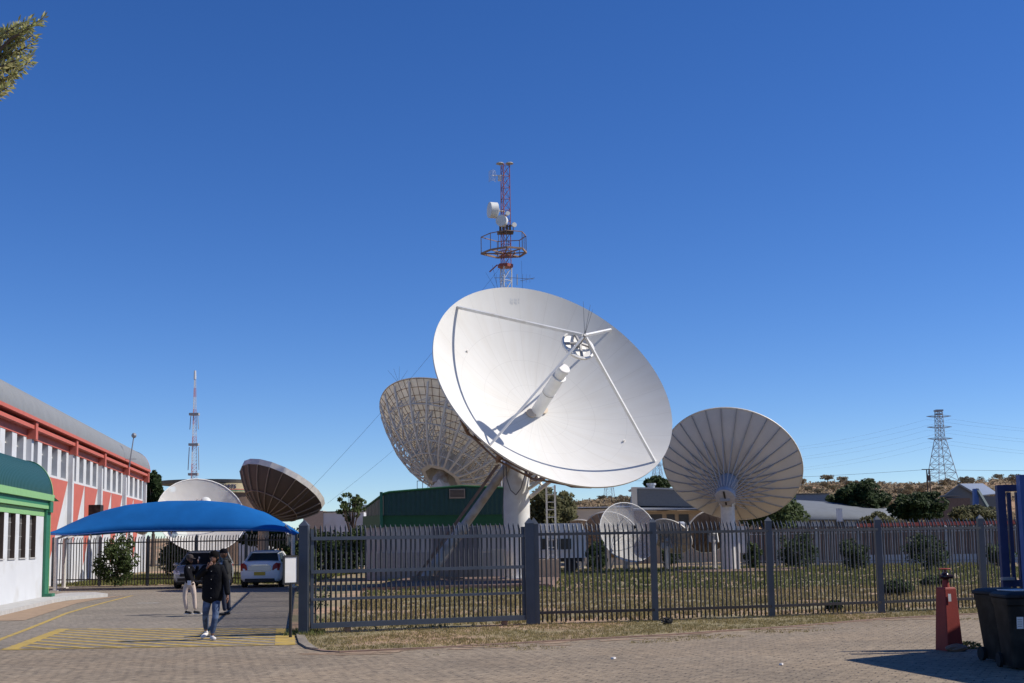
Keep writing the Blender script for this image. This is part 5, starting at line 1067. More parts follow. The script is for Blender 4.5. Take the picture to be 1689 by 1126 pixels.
# ================================================================ CARS
def car(loc, rz, sc, label, paint, sedan=True, tint='glass'):
    rt = empty('parked_car', (0, 0, 0), label, 'car'); 
    def ring(y, w, z0, zb, zt): h = [(0, z0), (.84 * w, z0), (.97 * w, z0 + .10), (w, z0 * .45 + zb * .55), (.965 * w, zb), (.86 * w, zt - .015), (.4 * w, zt + .012)]; return [V3((x, y, z)) for x, z in h] + [V3((0, y, zt + .018))] + [V3((-x, y, z)) for x, z in h[:0:-1]]
    if sedan: st = [(-2.14, .66, .40, .70, .78), (-2.10, .76, .30, .84, .98), (-2.02, .81, .26, .93, 1.07), (-1.75, .845, .24, .96, 1.10), (-1.3, .85, .2, .96, 1.07), (-.4, .85, .19, .95, 1.0), (.9, .85, .19, .94, 1.0), (1.5, .83, .21, .86, .93), (1.95, .77, .25, .70, .80), (2.1, .66, .3, .6, .68)]
    else: st = [(-1.9, .72, .35, .8, .9), (-1.84, .82, .28, .94, 1.0), (-1.4, .86, .22, .98, 1.02), (0, .86, .2, .96, 1.0), (.85, .86, .2, .95, 1.02), (1.4, .84, .22, .90, .98), (1.75, .79, .26, .76, .86), (1.9, .68, .32, .62, .7)]
    mb = MB(); b = mb.grid([ring(*s) for s in st], closed=True); n = len(ring(*st[0]))
    mb.f.append([b + i for i in range(n)][::-1]); mb.mi.append(0); e = b + (len(st) - 1) * n; mb.f.append([e + i for i in range(n)]); mb.mi.append(0)
    bo = mb.build('body', paint, rt, smooth='auto', fix=True); bo.modifiers.new('b', 'BEVEL').width = .015
    zr = 1.5 if sedan else 1.6
    if sedan: lo = [(-.74, -1.55), (.74, -1.55), (.76, 1.0), (-.76, 1.0)]; hi = [(-.55, -.95), (.55, -.95), (.56, .22), (-.56, .22)]
    else: lo = [(-.76, -1.82), (.76, -1.82), (.77, 1.05), (-.77, 1.05)]; hi = [(-.6, -1.45), (.6, -1.45), (.6, .25), (-.6, .25)]
    L0 = [V3((x, y, .98)) for x, y in lo]; L1 = [V3((x, y, zr - .06)) for x, y in hi]
    mb = MB(); mb.grid([L0, L1], closed=True); mb.build('windows', tint, rt)
    mb = MB()
    for p, q in zip(L0, L1): mb.bar(p, q, .075, .075)
    for i in range(4): mb.bar(L1[i], L1[(i + 1) % 4], .08, .06); mb.bar(L0[i], L0[(i + 1) % 4], .07, .06)
    for x in (-1, 1): m0, m1 = V3((x * .765, -.25, .97)), V3((x * .58, -.25, zr - .05)); mb.bar(m0, m1, .06, .09)
    mb.build('pillars', paint, rt)
    mb = MB(); c = [V3((x * 1.02, y, zr - .035)) for x, y in hi]; mid = [V3((x * .7, y * .8, zr + .02)) for x, y in hi]; mb.grid([[p - V3((0, 0, .03)) for p in c], c, mid], closed=True); mb.poly(mid); mb.build('roof', paint, rt, smooth='auto')
    yr, yf = st[0][0], st[-1][0]
    for x in (-1, 1):
        mb = MB(); mb.prism([V3((x * .50, yr - .0, .72)), V3((x * .79, yr + .06, .70)), V3((x * .82, yr + .2, .98)), V3((x * .66, yr + .05, 1.02)), V3((x * .54, yr + .02, .92))], (0, .12, 0)); mb.v = [(v[0], v[1] - .02, v[2]) for v in mb.v]; mb.build('tail_light', 'tail_red', rt)
        mb = MB(); mb.prism([V3((x * .42, yf - .06, .60)), V3((x * .74, yf - .14, .64)), V3((x * .80, yf - .3, .80)), V3((x * .5, yf - .16, .76))], (0, -.1, 0)); mb.v = [(v[0], v[1] + .12, v[2]) for v in mb.v]; mb.build('headlight', 'paper', rt)
        mb = MB(); mb.ball((x * 1.0, .78, 1.02), .13, 8, (1.05, .55, .75)); mb.bar((x * .86, .8, .97), (x * .95, .78, 1.0), .05); mb.build('wing_mirror', paint, rt, smooth=True)
        for y in (-1.3 if sedan else -1.2, 1.32 if sedan else 1.2):
            mb = MB(); mb.lathe([(.14, -.09), (.29, -.10), (.31, -.06), (.31, .06), (.29, .10), (.14, .09)], 24, Matrix.Translation((x * .76, y, .31)) @ Matrix.Rotation(PI / 2, 4, 'Y')); w_ = mb.build('wheel', 'tyre', rt, smooth='auto')
            mb = MB(); mb.lathe([(.02, .0), (.18, .02), (.2, .0)], 16, Matrix.Translation((x * .855, y, .31)) @ Matrix.Rotation(PI / 2 * x, 4, 'Y')); mb.build('rim', 'chrome', w_)
    mb = MB(); mb.box((0, yr - .01, .58), (.46, .02, .14)); mb.build('number_plate', 'plate_yellow', rt)
    mb = MB(); mb.box((0, yr + .02, .32), (1.2, .1, .12)); mb.box((0, 0, .24), (1.3, 3.4, .1)); mb.build('underbody', 'black', rt)
    if sedan:
        mb = MB(); mb.box((0, yr - .005, .80), (.92, .03, .22)); mb.build('boot_panel', 'car_silver', rt); mb = MB(); mb.box((0, yr - .01, .93), (.7, .035, .03)); mb.build('boot_trim', 'chrome', rt)
    else:
        mb = MB(); mb.box((0, yf + .0, .58), (.9, .05, .12)); mb.box((0, yf - .0, .40), (1.1, .06, .12)); mb.build('grille', 'black', rt)
        mb = MB(); mb.box((0, yf + .035, .50), (.44, .02, .11)); mb.build('number_plate', 'plate_yellow', rt)
        mb = MB(); mb.box((.02, .62, 1.30), (.07, .02, .09)); mb.box((.02, .75, 1.2), (.07, .02, .07)); mb.build('windscreen_sticker', 'paper', rt)
    rt.matrix_basis = Matrix.Translation(loc) @ Matrix.Rotation(rz, 4, 'Z') @ Matrix.Scale(sc, 4); return rt
p = P(431, 960, 55.7); car(V3((p.x - .12, 57.9, 0)), .03, 1.08, 'white saloon parked nose in with its boot facing out, beneath the blue canopy', 'car_white')
p = P(326, 960, 55.9); car(V3((p.x - .2, 57.8, 0)), PI - .06, 1.04, 'silver hatchback facing out under the blue canopy, behind the standing people', 'car_silver', False, 'glass_dark')

# ================================================================ PEOPLE
def eval_mesh(o):
    dg = bpy.context.evaluated_depsgraph_get(); me = bpy.data.meshes.new_from_object(o.evaluated_get(dg)); old = o.data; bpy.data.objects.remove(o); bpy.data.meshes.remove(old); return me
def skin(nodes, edges, root, sub=1):
    me = bpy.data.meshes.new('s'); me.from_pydata([n[0] for n in nodes], edges, []); o = bpy.data.objects.new('s', me); COL.objects.link(o)
    m = o.modifiers.new('k', 'SKIN'); m.use_smooth_shade = True
    for i, n in enumerate(nodes): v = me.skin_vertices[0].data[i]; v.radius = (n[1], n[2]); v.use_root = (i == root)
    o.modifiers.new('u', 'SUBSURF').levels = sub; o.modifiers['u'].render_levels = sub; return eval_mesh(o)
def join(meshes, voxel=None):
    mb = MB()
    for me in meshes:
        b = len(mb.v)
        if isinstance(me, MB): mb.v += me.v; mb.f += [[i + b for i in f] for f in me.f]
        else: mb.v += [tuple(v.co) for v in me.vertices]; mb.f += [[i + b for i in p.vertices] for p in me.polygons]
    mb.mi = [0] * len(mb.f)
    if not voxel: return mb
    me = bpy.data.meshes.new('j'); me.from_pydata(mb.v, [], mb.f); o = bpy.data.objects.new('j', me); COL.objects.link(o); m = o.modifiers.new('r', 'REMESH'); m.mode = 'VOXEL'; m.voxel_size = voxel
    o.modifiers.new('sm', 'SMOOTH').iterations = 2; me = eval_mesh(o); out = MB(); out.v = [tuple(v.co) for v in me.vertices]; out.f = [list(p.vertices) for p in me.polygons]; out.mi = [0] * len(out.f); return out
class Chain:
    def __init__(s): s.n = []; s.e = []
    def add(s, p, r_, ry=None, par=None): s.n.append((tuple(p), r_, ry or r_)); i = len(s.n) - 1; (s.e.append((par, i)) if par is not None else None); return i
def hand(ch, wr_i, wr, dirv, palm_n, sgn):
    """palm and five unequal bent fingers; palm_n = palm normal"""
    d = V3(dirv).normalized(); n = V3(palm_n); n = (n - d * n.dot(d)).normalized(); s = d.cross(n) * sgn
    p1 = wr + d * .045; i1 = ch.add(p1, .030, .018, wr_i); p2 = wr + d * .085; i2 = ch.add(p2, .036, .015, i1)
    for k, (o, l_) in enumerate(((.027, .062), (.009, .072), (-.009, .066), (-.026, .052))):
        a = ch.add(p2 + s * o + d * .012, .0095, None, i2); m_ = ch.add(p2 + s * o * 1.15 + d * (.012 + l_ * .5) + n * .006, .0088, None, a); ch.add(p2 + s * o * 1.1 + d * (.012 + l_ * .85) + n * .028, .0075, None, m_)
    t = ch.add(p1 + s * .032 + n * .008, .0115, None, i1); u = ch.add(p1 + s * .052 + d * .03 + n * .02, .010, None, t); ch.add(p1 + s * .050 + d * .058 + n * .03, .0085, None, u)
def head_mesh(c, face, k=1.):
    f = V3((face[0], face[1], 0)).normalized(); s = V3((-f.y, f.x, 0)); mb = MB(); rows = []
    for i in range(13):
        t = PI * i / 12; row = []
        for j in range(20):
            a = 2 * PI * j / 20; x, y, z = math.cos(a) * math.sin(t), math.sin(a) * math.sin(t), -math.cos(t)
            fw = x * .098; sd_ = y * .076 * (1 - .22 * max(0, -z)); up = z * .122
            if x > .5 and z < -.3: fw += .012
            if x > .75 and abs(z - .12) < .2: fw -= .006
            row.append(c + (f * fw + s * sd_ + V3((0, 0, up))) * k)
        rows.append(row)
    mb.grid(rows, closed=True); nose = MB(); b = c + f * .092 * k + V3((0, 0, -.012))
    nose.grid([[b + V3((0, 0, .035)) - s * .006, b + V3((0, 0, .035)) + s * .006, b + V3((0, 0, .035)) - f * .02], [b + f * .022 - s * .013 - V3((0, 0, .01)), b + f * .022 + s * .013 - V3((0, 0, .01)), b - f * .02 - V3((0, 0, .01))], [b - V3((0, 0, .018)) - s * .01, b - V3((0, 0, .018)) + s * .01, b - f * .02 - V3((0, 0, .018))]], closed=True)
    ears = MB(); [ears.ball(c + s * q * .078 * k + V3((0, 0, -.01)), .03, 6, (.6, .5, 1.)) for q in (-1, 1)]
    lips = MB(); lips.ball(c + f * .088 * k + V3((0, 0, -.062)), .018, 6, (.8, 1.2, .4)); return [mb, nose, ears, lips], f, s
def shoe(a, toe, m, rt, r_=.05):
    a = V3(a); toe = V3(toe); d = V3((toe.x - a.x, toe.y - a.y, 0)).normalized(); ch = Chain(); up = V3((0, 0, 1)); base = V3((a.x, a.y, 0)); zt = toe.z
    i = ch.add(a + up * .02, .042); j = ch.add(base + V3((0, 0, max(.05, a.z - .055))) - d * .03, .045, .045, i); k = ch.add(base + V3((0, 0, max(.05, (a.z - .05) * .5 + .025))) + d * .08, .046, .042, j); ch.add(base + V3((0, 0, .042 + zt)) + d * .17, .043, .032, k)
    o = join([skin(ch.n, ch.e, 0, 2)]); return o.build('shoe', m, rt, smooth=True)
def person(root, label, J, mats, face, hands, top_r, hem, leg_r, k=1., head_extra=None, arms_r=(.062, .05, .042), skin_m='skin'):
    rt = empty('person', root, label, 'person'); Mw = Matrix.Translation(root); g = lambda n: V3(J[n])
    # continuous body
    ch = Chain(); p = ch.add(g('pelvis'), .13, .10); w_ = ch.add(g('waist'), .12, .095, p); c_ = ch.add(g('chest'), .145, .10, w_); nb_ = ch.add(g('neckb'), .065, .06, c_); hd = ch.add(g('head') - V3((0, 0, .09)), .05, .05, nb_)
    for s in 'LR':
        a = ch.add(g('sh' + s), .055, .055, c_); b = ch.add(g('el' + s), .042, .042, a); e = ch.add(g('wr' + s), .026, .022, b); hand(ch, e, g('wr' + s), *hands[s], 1 if s == 'L' else -1)
        a = ch.add(g('hip' + s), .09, .085, p); b = ch.add(g('kn' + s), .055, .055, a); ch.add(g('an' + s), .038, .04, b)
    hm, f, sd_ = head_mesh(g('head'), face, k); body = join([skin(ch.n, ch.e, 0, 1), *hm], .0085); bd = body.build('body', skin_m, rt, Mw, smooth=True)
    mb = MB(); [mb.ball(g('head') + f * .086 * k + sd_ * q * .03 + V3((0, 0, .012)), .011, 6) for q in (-1, 1)]; mb.build('eyes', 'black', rt, Mw)
    mb = MB(); [mb.bar(g('head') + f * .094 * k + sd_ * q * .018 + V3((0, 0, .034)), g('head') + f * .088 * k + sd_ * q * .045 + V3((0, 0, .034)), .008) for q in (-1, 1)]; mb.build('eyebrows', 'hair', rt, Mw)
    # trousers
    ch = Chain(); p = ch.add(g('pelvis'), leg_r[0] * 1.25, leg_r[0] * 1.05)
    ch.add(g('pelvis') + V3((0, 0, .1)), leg_r[0] * 1.2, leg_r[0], p)
    for s in 'LR': a = ch.add(g('hip' + s) - V3((0, 0, .06)), leg_r[0], leg_r[0], p); m_ = ch.add(g('hip' + s).lerp(g('kn' + s), .55), leg_r[0] * .9, leg_r[0] * .92, a); b = ch.add(g('kn' + s), leg_r[1], leg_r[1], m_); m2 = ch.add(g('kn' + s).lerp(g('an' + s), .4), leg_r[1] * .98, leg_r[1], b); ch.add(g('an' + s) + V3((0, 0, .03)), leg_r[2], leg_r[2], m2)
    join([skin(ch.n, ch.e, 0, 2)]).build('trousers', mats['leg'], rt, Mw, smooth=True)
    # top
    ch = Chain(); h_ = ch.add(hem, top_r[0], top_r[0] * .66); w_ = ch.add(g('waist'), top_r[1], top_r[1] * .64, h_); c_ = ch.add(g('chest'), top_r[2], top_r[2] * .68, w_); nn_ = ch.add(g('neckb') - V3((0, 0, .01)), .085, .075, c_); ch.add(g('neckb') + V3((0, 0, .045)), .07, .065, nn_)
    for s in 'LR': a = ch.add(g('sh' + s), arms_r[0] * 1.12, arms_r[0] * 1.1, c_); m_ = ch.add(g('sh' + s).lerp(g('el' + s), .5), arms_r[0], None, a); b = ch.add(g('el' + s), arms_r[1] * 1.05, None, m_); ch.add(g('wr' + s), arms_r[2], None, b)
    join([skin(ch.n, ch.e, 1, 2)]).build(mats.get('topname', 'jacket'), mats['top'], rt, Mw, smooth=True)
    for s in 'LR': o = shoe(g('an' + s), g('toe' + s), mats['shoe'], rt); o.matrix_basis = Matrix.Identity(4)
    return rt, Mw, f, sd_
# --- walking person in a black jacket
r1 = G(345, 1055.5); J = dict(pelvis=(.05, .03, .93), waist=(.05, .02, 1.12), chest=(.06, 0, 1.34), neckb=(.075, -.01, 1.49), head=(.085, -.04, 1.635),
    shL=(-.12, 0, 1.42), elL=(-.26, -.06, 1.21), wrL=(-.02, -.17, 1.43), shR=(.24, 0, 1.42), elR=(.325, .02, 1.12), wrR=(.375, -.06, .87),
    hipL=(-.04, .03, .88), knL=(-.085, .02, .52), anL=(-.13, .26, .16), toeL=(-.17, .12, .0), hipR=(.13, .03, .88), knR=(.145, -.10, .50), anR=(.085, -.12, .085), toeR=(.17, -.26, .0))
rt, Mw, f, s_ = person(r1, 'person walking forward in black jacket, blue jeans and white shoes, hand at the mouth', J, dict(leg='jeans', top='jacket', shoe='shoe_white'), (-.15, -1), dict(L=((.62, .0, .62), (0, 1, .2)), R=((.0, -.12, -1), (-1, 0, 0))), (.235, .23, .235), (.05, .015, .70), (.098, .068, .05), arms_r=(.075, .066, .055), skin_m='skin_light')
mb = MB(); c = V3(J['head']); mb.ball(c + V3((0, .015, .035)), .112, 10, (.88, 1.0, .98)); mb.v = [v for v in mb.v]; o = mb.build('hair', 'hair', rt, Mw, smooth=True)
mb = MB(); mb.ball(c + V3((0.005, .02, -.0)), .108, 10, (.86, .8, 1.0)); 
hd_ = mb.build('hair', 'hair', rt, Mw, smooth=True)
mb = MB()
for z in (.84, 1.02, 1.2, 1.36): mb.ball((.062, -.152, z), .007, 6)
mb.build('buttons', 'rib_grey', rt, Mw)
mb = MB(); ch = Chain(); i = ch.add((.0, .05, 1.50), .045); i2 = ch.add((.08, .08, 1.52), .05, .04, i); ch.add((.165, .04, 1.50), .045, .04, i2); join([skin(ch.n, ch.e, 0, 2)]).build('hood', 'jacket', rt, Mw, smooth=True)
# --- person in pale trousers
r2 = G(315, 1013); J = dict(pelvis=(-.04, 0, .86), waist=(-.06, 0, 1.02), chest=(-.08, 0, 1.23), neckb=(-.075, 0, 1.37), head=(-.05, -.03, 1.50),
    shL=(-.12, -.15, 1.29), elL=(-.02, -.22, 1.06), wrL=(.02, -.2, .93), shR=(-.06, .15, 1.29), elR=(.10, .1, 1.10), wrR=(.18, -.02, 1.34),
    hipL=(-.13, -.02, .82), knL=(-.17, -.05, .48), anL=(-.13, .02, .085), toeL=(.04, -.05, 0), hipR=(.02, .02, .82), knR=(.08, .02, .47), anR=(.10, .05, .085), toeR=(.26, -.02, 0))
rt, Mw, f, s_ = person(r2, 'person in cream trousers, black top and peaked cap with a white lanyard, one hand raised', J, dict(leg='cream_cloth', top='black_cloth', shoe='black', topname='top'), (1, -.45), dict(L=((.5, -.2, -.6), (0, 1, 0)), R=((.1, -.1, 1), (-1, 0, 0))), (.20, .175, .165), (-.045, 0, .86), (.092, .062, .045), arms_r=(.066, .058, .048), k=.96)
c = V3(J['head']); mb = MB(); mb.lathe([(.088, .0), (.093, .05), (.075, .10), (.02, .125)], 18, Matrix.Translation(c + V3((0, 0, .03))) @ Matrix.Diagonal((1.12, .98, 1, 1))); cp_ = mb.build('cap', 'cap_brown', rt, Mw, smooth='auto')
mb = MB(); mb.prism([c + f * .08 + s_ * .07 + V3((0, 0, .035)), c + f * .08 - s_ * .07 + V3((0, 0, .035)), c + f * .17 - s_ * .045 + V3((0, 0, .025)), c + f * .17 + s_ * .045 + V3((0, 0, .025))], (0, 0, .012)); mb.build('brim', 'cap_brown', cp_, Mw)
mb = MB(); mb.ball(c + V3((-.02, .03, -.05)), .10, 9, (.95, .95, 1.25)); mb.build('hair', 'hair', rt, Mw, smooth=True)
mb = MB(); mb.bar((-.05, -.15, 1.30), (-.04, -.165, 1.17), .05, .012); mb.bar((-.04, -.165, 1.17), (-.02, -.20, .93), .016, .008); ln = mb.build('lanyard', 'lanyard', rt, Mw)
mb = MB(); mb.box((-.01, -.205, .87), (.10, .012, .12)); mb.build('badge', 'lanyard', ln, Mw)
for s, an in (('L', (-.13, .02)), ('R', (.10, .05))): mb = MB(); mb.box((an[0] + .07, an[1] - .02, .018), (.25, .09, .025)); mb.build('shoe_sole', 'shoe_white', rt, Mw)
# --- man in grey hoodie
r3 = G(371, 1015); J = dict(pelvis=(.0, .02, .94), waist=(.02, .02, 1.10), chest=(.03, .02, 1.36), neckb=(.0, .01, 1.50), head=(-.05, -.01, 1.655),
    shL=(.02, -.18, 1.43), elL=(.10, -.2, 1.14), wrL=(-.10, -.17, 1.05), shR=(.02, .2, 1.43), elR=(.06, .22, 1.14), wrR=(-.14, .12, 1.10),
    hipL=(-.02, -.09, .9), knL=(-.02, -.10, .5), anL=(.02, -.10, .09), toeL=(-.13, -.14, 0), hipR=(.02, .1, .9), knR=(.05, .12, .5), anR=(.07, .14, .09), toeR=(-.08, .12, 0))
rt, Mw, f, s_ = person(r3, 'person in grey hooded top and dark cap standing behind the walking one', J, dict(leg='jeans_navy', top='hoodie', shoe='black', topname='hooded_top'), (-1, -.25), dict(L=((-1, 0, 0), (0, 0, 1)), R=((-1, 0, .1), (0, 0, 1))), (.165, .17, .185), (.01, .02, .98), (.092, .07, .055), arms_r=(.068, .06, .05))
c = V3(J['head']); mb = MB(); mb.lathe([(.09, .0), (.095, .05), (.077, .10), (.02, .125)], 18, Matrix.Translation(c + V3((0, 0, .02))) @ Matrix.Diagonal((1.15, .98, 1, 1))); cp_ = mb.build('cap', 'black_cloth', rt, Mw, smooth='auto')
mb = MB(); mb.prism([c + f * .08 + s_ * .07 + V3((0, 0, .03)), c + f * .08 - s_ * .07 + V3((0, 0, .03)), c + f * .18 - s_ * .045 + V3((0, 0, .015)), c + f * .18 + s_ * .045 + V3((0, 0, .015))], (0, 0, .012)); mb.build('brim', 'black_cloth', cp_, Mw)
ch = Chain(); i = ch.add((.06, -.08, 1.48), .045); i2 = ch.add((.12, .02, 1.46), .055, .05, i); ch.add((.07, .12, 1.48), .045, .04, i2); join([skin(ch.n, ch.e, 0, 2)]).build('hood', 'hoodie', rt, Mw, smooth=True)

# ================================================================ STREET FURNITURE
b = G(479, 1051.5); sg = empty('notice_board', b, 'white notice board in a dark frame on a thin post beside the drive', 'sign')
mb = MB(); mb.tube(b, b + V3((0, 0, 1.1)), .032, None, 10); mb.build('post', 'black', sg)
a_, c_ = P(468.5, 962, b.y), P(490, 918, b.y); mx_, mz = (a_.x + c_.x) / 2, (a_.z + c_.z) / 2; ww, hh = c_.x - a_.x, c_.z - a_.z
mb = MB(); mb.box((0, 0, 0), (ww * 1.18, .02, hh)); RB = Matrix.Translation((mx_, b.y, mz)) @ Matrix.Rotation(R(38), 4, 'Z'); mb.build('board', 'white_paint', sg, RB)
mb = MB()
for dx in (-1, 1): mb.box((dx * ww * .59, -.004, 0), (.035, .04, hh + .04))
for dz in (-1, 1): mb.box((0, -.006, dz * (hh / 2 + (.015 if dz > 0 else 0))), (ww * 1.18 - .03, .04, .035))
mb.build('frame', 'black', sg, RB)
# hydrant post
b = G(1566, 1072); hp = empty('hydrant_post', b, 'tapered red hydrant post with a black valve and red hand wheel', 'hydrant'); q = R(20)
def sq(r_, z): return [b + V3((r_ * math.cos(PI / 4 + q + PI / 2 * i), r_ * math.sin(PI / 4 + q + PI / 2 * i), z)) for i in range(4)]
mb = MB(); mb.grid([sq(.220, 0), sq(.214, .1), sq(.160, .985), sq(.145, 1.0)], closed=True); mb.poly(sq(.145, 1.0)); o = mb.build('body', 'hydrant_red', hp); o.modifiers.new('b', 'BEVEL').width = .012
mb = MB(); mb.tube(b + V3((0, 0, 1.0)), b + V3((0, 0, 1.12)), .06, .05, 16); mb.build('pipe', 'hydrant_red', hp, smooth='auto')
mb = MB(); mb.ball(b + V3((0, 0, 1.17)), .075, 10); mb.tube(b + V3((-.1, -.03, 1.17)), b + V3((.1, -.03, 1.17)), .035, None, 12); mb.tube(b + V3((0, 0, 1.2)), b + V3((0, 0, 1.29)), .018, None, 8); v_ = mb.build('valve', 'hydrant_black', hp, smooth='auto')
mb = MB(); N = 20; rg = lambda r_, dz: [b + V3((r_ * math.cos(2 * PI * i / N), r_ * math.sin(2 * PI * i / N), 1.285 + dz)) for i in range(N)]
mb.grid([rg(.085, 0), rg(.10, .01), rg(.085, .02), rg(.07, .01), rg(.085, 0)], closed=True); [mb.bar(b + V3((0, 0, 1.29)), b + V3((.08 * math.cos(a), .08 * math.sin(a), 1.295)), .012) for a in (0, 2.1, 4.2)]; mb.build('hand_wheel', 'hydrant_red', v_)
lp = sq(.181, .78)[2].lerp(sq(.181, .78)[3], .22); mb = MB(); e1 = (sq(1, 0)[3] - sq(1, 0)[2]).normalized(); mb.prism([lp + V3((0, -.012, 0)), lp + e1 * .055 + V3((0, -.012, 0)), lp + e1 * .055 + V3((0, -.006, .12)), lp + V3((0, -.006, .12))], (0, -.004, 0)); mb.build('label', 'white_line', hp)
b2 = G(1578, 1074); mb = MB(); rng = random.Random(2); mb.ball(b2 + V3((0, 0, .05)), .16, 7, (1.15, .6, .42)); mb.v = [(x + rng.uniform(-.012, .012), y + rng.uniform(-.012, .012), z + rng.uniform(-.01, .01)) for x, y, z in mb.v]; one(mb, 'rock', 'brick_edge', 'flat brown stone lying against the foot of the hydrant post', 'rock')
b2 = G(1600, 1071); mb = MB(); leaf_cloud(mb, [(V3((b2.x + .02, b2.y + .15, .05)), (.22, .14, .07))], 420, .022, rng); one(mb, 'weed_clump', 'grass_green', 'green weed tuft between the hydrant post and the bins', 'weeds')
# wheelie bins
def bin_(loc, rz, label, sticker):
    rt = empty('wheelie_bin', (0, 0, 0), label, 'bin', 'wheelie bins by the blue gate')
    rr = lambda w, d, z, n=4: [V3((sx * (w / 2 - .04) + .04 * math.cos(a), sy * (d / 2 - .04) + .04 * math.sin(a), z)) for sx, sy, a0 in ((1, 1, 0), (-1, 1, PI / 2), (-1, -1, PI), (1, -1, 3 * PI / 2)) for a in [a0 + PI / 2 * i / n for i in range(n + 1)]]
    mb = MB(); mb.grid([rr(.40, .46, .03), rr(.42, .49, .1), rr(.53, .64, .86), rr(.56, .68, .88), rr(.57, .69, .96), rr(.54, .66, .965)], closed=True); mb.poly(rr(.40, .46, .03)[::-1]); mb.build('body', 'dark_plastic', rt, smooth='auto')
    mb = MB(); mb.grid([rr(.58, .71, .97), rr(.60, .73, .985), rr(.59, .72, 1.015), rr(.50, .62, 1.045), rr(.3, .4, 1.06)], closed=True); mb.poly(rr(.3, .4, 1.06)); mb.box((0, -.37, 1.0), (.2, .05, .025)); mb.build('lid', 'lid_plastic' if 'lid_plastic' in MT else mk('lid_plastic', (.02, .021, .025), .6, var=.15, spec=.18), rt, smooth='auto')
    mb = MB(); mb.tube((-.26, .4, .99), (.26, .4, .99), .018, None, 8); mb.bar((-.24, .33, .96), (-.24, .41, .99), .03); mb.bar((.24, .33, .96), (.24, .41, .99), .03); mb.build('handle', 'dark_plastic', rt)
    for x in (-.24, .24): mb = MB(); mb.tube((x - .025, .24, .1), (x + .025, .24, .1), .1, None, 18); mb.build('wheel', 'tyre', rt)
    if sticker:
        mb = MB(); yq = lambda z: -(.245 + (z - .1) * .0987) - .006; mb.prism([V3((-.16, yq(.56), .56)), V3((-.07, yq(.56), .56)), V3((-.07, yq(.72), .72)), V3((-.16, yq(.72), .72))], (0, -.003, 0)); st_ = mb.build('sticker', 'white_paint', rt)
        mb = MB(); [mb.prism([V3((-.15, yq(z) - .004, z)), V3((-.09, yq(z) - .004, z)), V3((-.09, yq(z) - .004, z + .008)), V3((-.15, yq(z) - .004, z + .008))], (0, -.001, 0)) for z in (.59, .62, .65, .68)]; mb.build('sticker_text', 'rib_grey', st_)
    else:
        mb = MB(); c = V3((-.17, -(.245 + .7 * .0987) - .004, .8)); [mb.bar(c + V3((.028 * math.cos(a), 0, .028 * math.sin(a))), c + V3((.028 * math.cos(a + 1.6), 0, .028 * math.sin(a + 1.6))), .007, .003) for a in (PI / 2, PI / 2 + 2.1, PI / 2 + 4.2)]; mb.build('emblem', 'paper', rt)
    rt.matrix_basis = Matrix.Translation(loc) @ Matrix.Rotation(rz, 4, 'Z'); return rt
bin_((7.13, 18.45, 0), .12, 'dark wheelie bin nearest the hydrant post with a small pale emblem', False)
bn = bin_((6.98, 17.45, 0), -.05, 'dark wheelie bin in front with a white sticker on its side', True)
bin_((7.62, 17.75, 0), .2, 'dark wheelie bin cut off by the right edge of the photo', False)
mb = MB(); mb.box((6.97, 17.5, 1.067), (.34, .42, .012), .2); one(mb, 'cardboard_sheet', 'paper', 'pale flat sheet lying on the lid of the bin with the white sticker', 'cardboard')
# blue gate
Yg = 20.6; pa = P(1649, 800, Yg); zt = pa.z; zm = P(1660, 962, Yg).z; bg_ = empty('blue_gate', (pa.x, Yg, 0), 'tall dark blue steel gate leaf of vertical bars at the right edge', 'gate')
mb = MB()
for x in (pa.x, pa.x + 2.3): mb.box((x, Yg, zt / 2 + .04), (.13, .10, zt - .08))
for z in (zt - .05, zm, .12): mb.box((pa.x + 1.15, Yg, z), (2.2, .085, .11))
mb.build('frame', 'blue_steel', bg_)
mb = MB(); [mb.box((pa.x + .135 * k, Yg, zt / 2), (.06, .05, zt - .24)) for k in range(1, 17)]; mb.build('bars', 'blue_steel', bg_)
mb = MB(); q = P(1658, 957, Yg - .1); mb.box((q.x + .04, Yg - .1, zm + .08), (.2, .09, .05)); mb.build('latch', 'galv', bg_)
q = P(1686, 783, Yg - .5); mb = MB(); mb.box((q.x, Yg - .5, q.z / 2), (.15, .15, q.z)); one(mb, 'gate_post', 'blue_bright', 'lighter blue square post standing at the blue gate', 'gate post')
# gatehouse outside the frame whose roof shades the bins
gh = empty('gatehouse', (12, 19, 0), 'flat roofed gatehouse just beyond the right edge, shading the bins', 'building')
T = G(1415, 1087.5); e1 = (G(1660, 1064) - T).normalized(); e2 = (G(1612, 1124) - T).normalized(); hR = 3.4
print('e1', e1, 'e2', e2); k_ = hR / sd.z; cor = V3((T.x + sd.x * k_, T.y + sd.y * k_, hR)); 
mb = MB(); mb.prism([cor, cor + e2 * 7, cor + e2 * 7 + e1 * 7, cor + e1 * 7], (0, 0, .22)); mb.build('roof', 'concrete', gh)
mb = MB(); i0 = cor + (e1 + e2) * 1.4 - V3((0, 0, hR)); mb.prism([i0, i0 + e2 * 5, i0 + e2 * 5 + e1 * 5, i0 + e1 * 5], (0, 0, hR - .004)); mb.build('wall', 'white_wall', gh)
print('roof corner', cor, 'px approx')

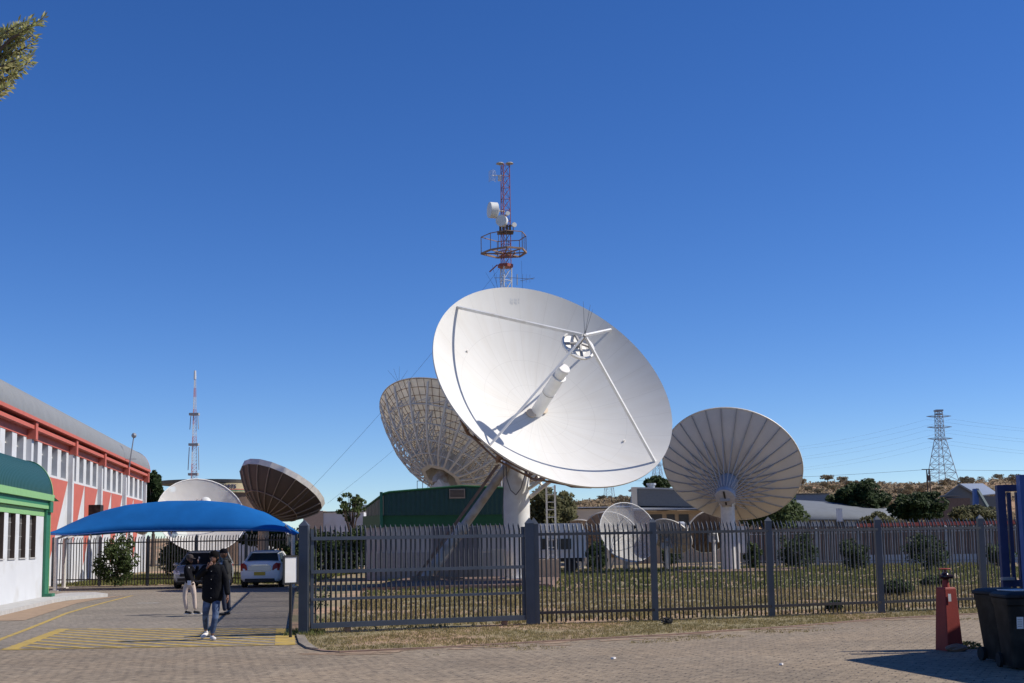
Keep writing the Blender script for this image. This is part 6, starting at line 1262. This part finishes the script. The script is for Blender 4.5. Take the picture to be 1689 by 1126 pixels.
# near tree at the top left, outside the frame except for its sprays
nt_ = empty('feathery_tree', (-6.9, 10.4, 0), 'feathery light green tree whose twig tips enter at the top left', 'tree')
rng = random.Random(12); mb = MB(); lv = []
mb.tube((-6.9, 10.4, -.1), (-6.7, 10.3, 4.2), .22, .13, 10)
hubp = V3((-6.7, 10.3, 4.2))
def spray(p0, p1, m_):
    dr = (p1 - p0); n = max(3, int(dr.length / .035))
    prev = p0
    for i in range(1, n + 1):
        t = i / n; p = p0 + dr * t + V3((0, 0, .10 * dr.length * t * t)); m_.tube(prev, p, .011 * (1 - t) + .004, None, 4, False); prev = p
        for _ in range(8):
            a = V3((rng.gauss(0, 1), rng.gauss(0, 1), rng.gauss(.2, 1))).normalized(); q = p + a * .012; d = (a + dr.normalized() * .9).normalized(); l_ = rng.uniform(.04, .085); s_ = d.orthogonal().normalized() * .009
            if rng.random() < .5: s_ = d.cross(s_.normalized()) * .009
            lv.append((q, q + d * l_ * .5 + s_, q + d * l_, q + d * l_ * .5 - s_))
Yn = 10.
tips = [(70, 36), (60, 42), (46, 40), (30, 44), (54, 64), (40, 58), (56, 76), (42, 82), (30, 74), (50, 96), (36, 98), (50, 108), (38, 118), (24, 104), (14, 92), (20, 140), (12, 148), (4, 156), (20, 50), (10, 60), (8, 112), (28, 124)]
for tx, ty in tips:
    Yk = Yn + rng.uniform(-.2, .2); p1 = P(tx, ty, Yk); p0 = P(tx - rng.uniform(38, 60), ty + rng.uniform(10, 26), Yk); spray(p0, p1, mb)
    st_ = P(-70, 120 + rng.uniform(-30, 40), Yn); mb.tube(st_, p0, .018, .011, 5, False)
mb.tube(hubp, P(-70, 120, Yn), .07, .03, 6)
for _ in range(60):
    a = V3((rng.uniform(-2.2, .6), rng.uniform(-1.6, 1.8), rng.uniform(.2, 2.6))); p0 = hubp + a * .8; 
    if (p0.x / p0.y) > -.45: continue
    mb.tube(hubp, p0, .03, .01, 4, False); spray(p0, p0 + V3((rng.uniform(-.35, .1), rng.uniform(-.3, .3), rng.uniform(0, .3))), mb)
mb.build('trunk', 'bark', nt_)
mb = MB(); [mb.poly(q) for q in lv]; mb.build('crown', 'leaf_near', nt_)
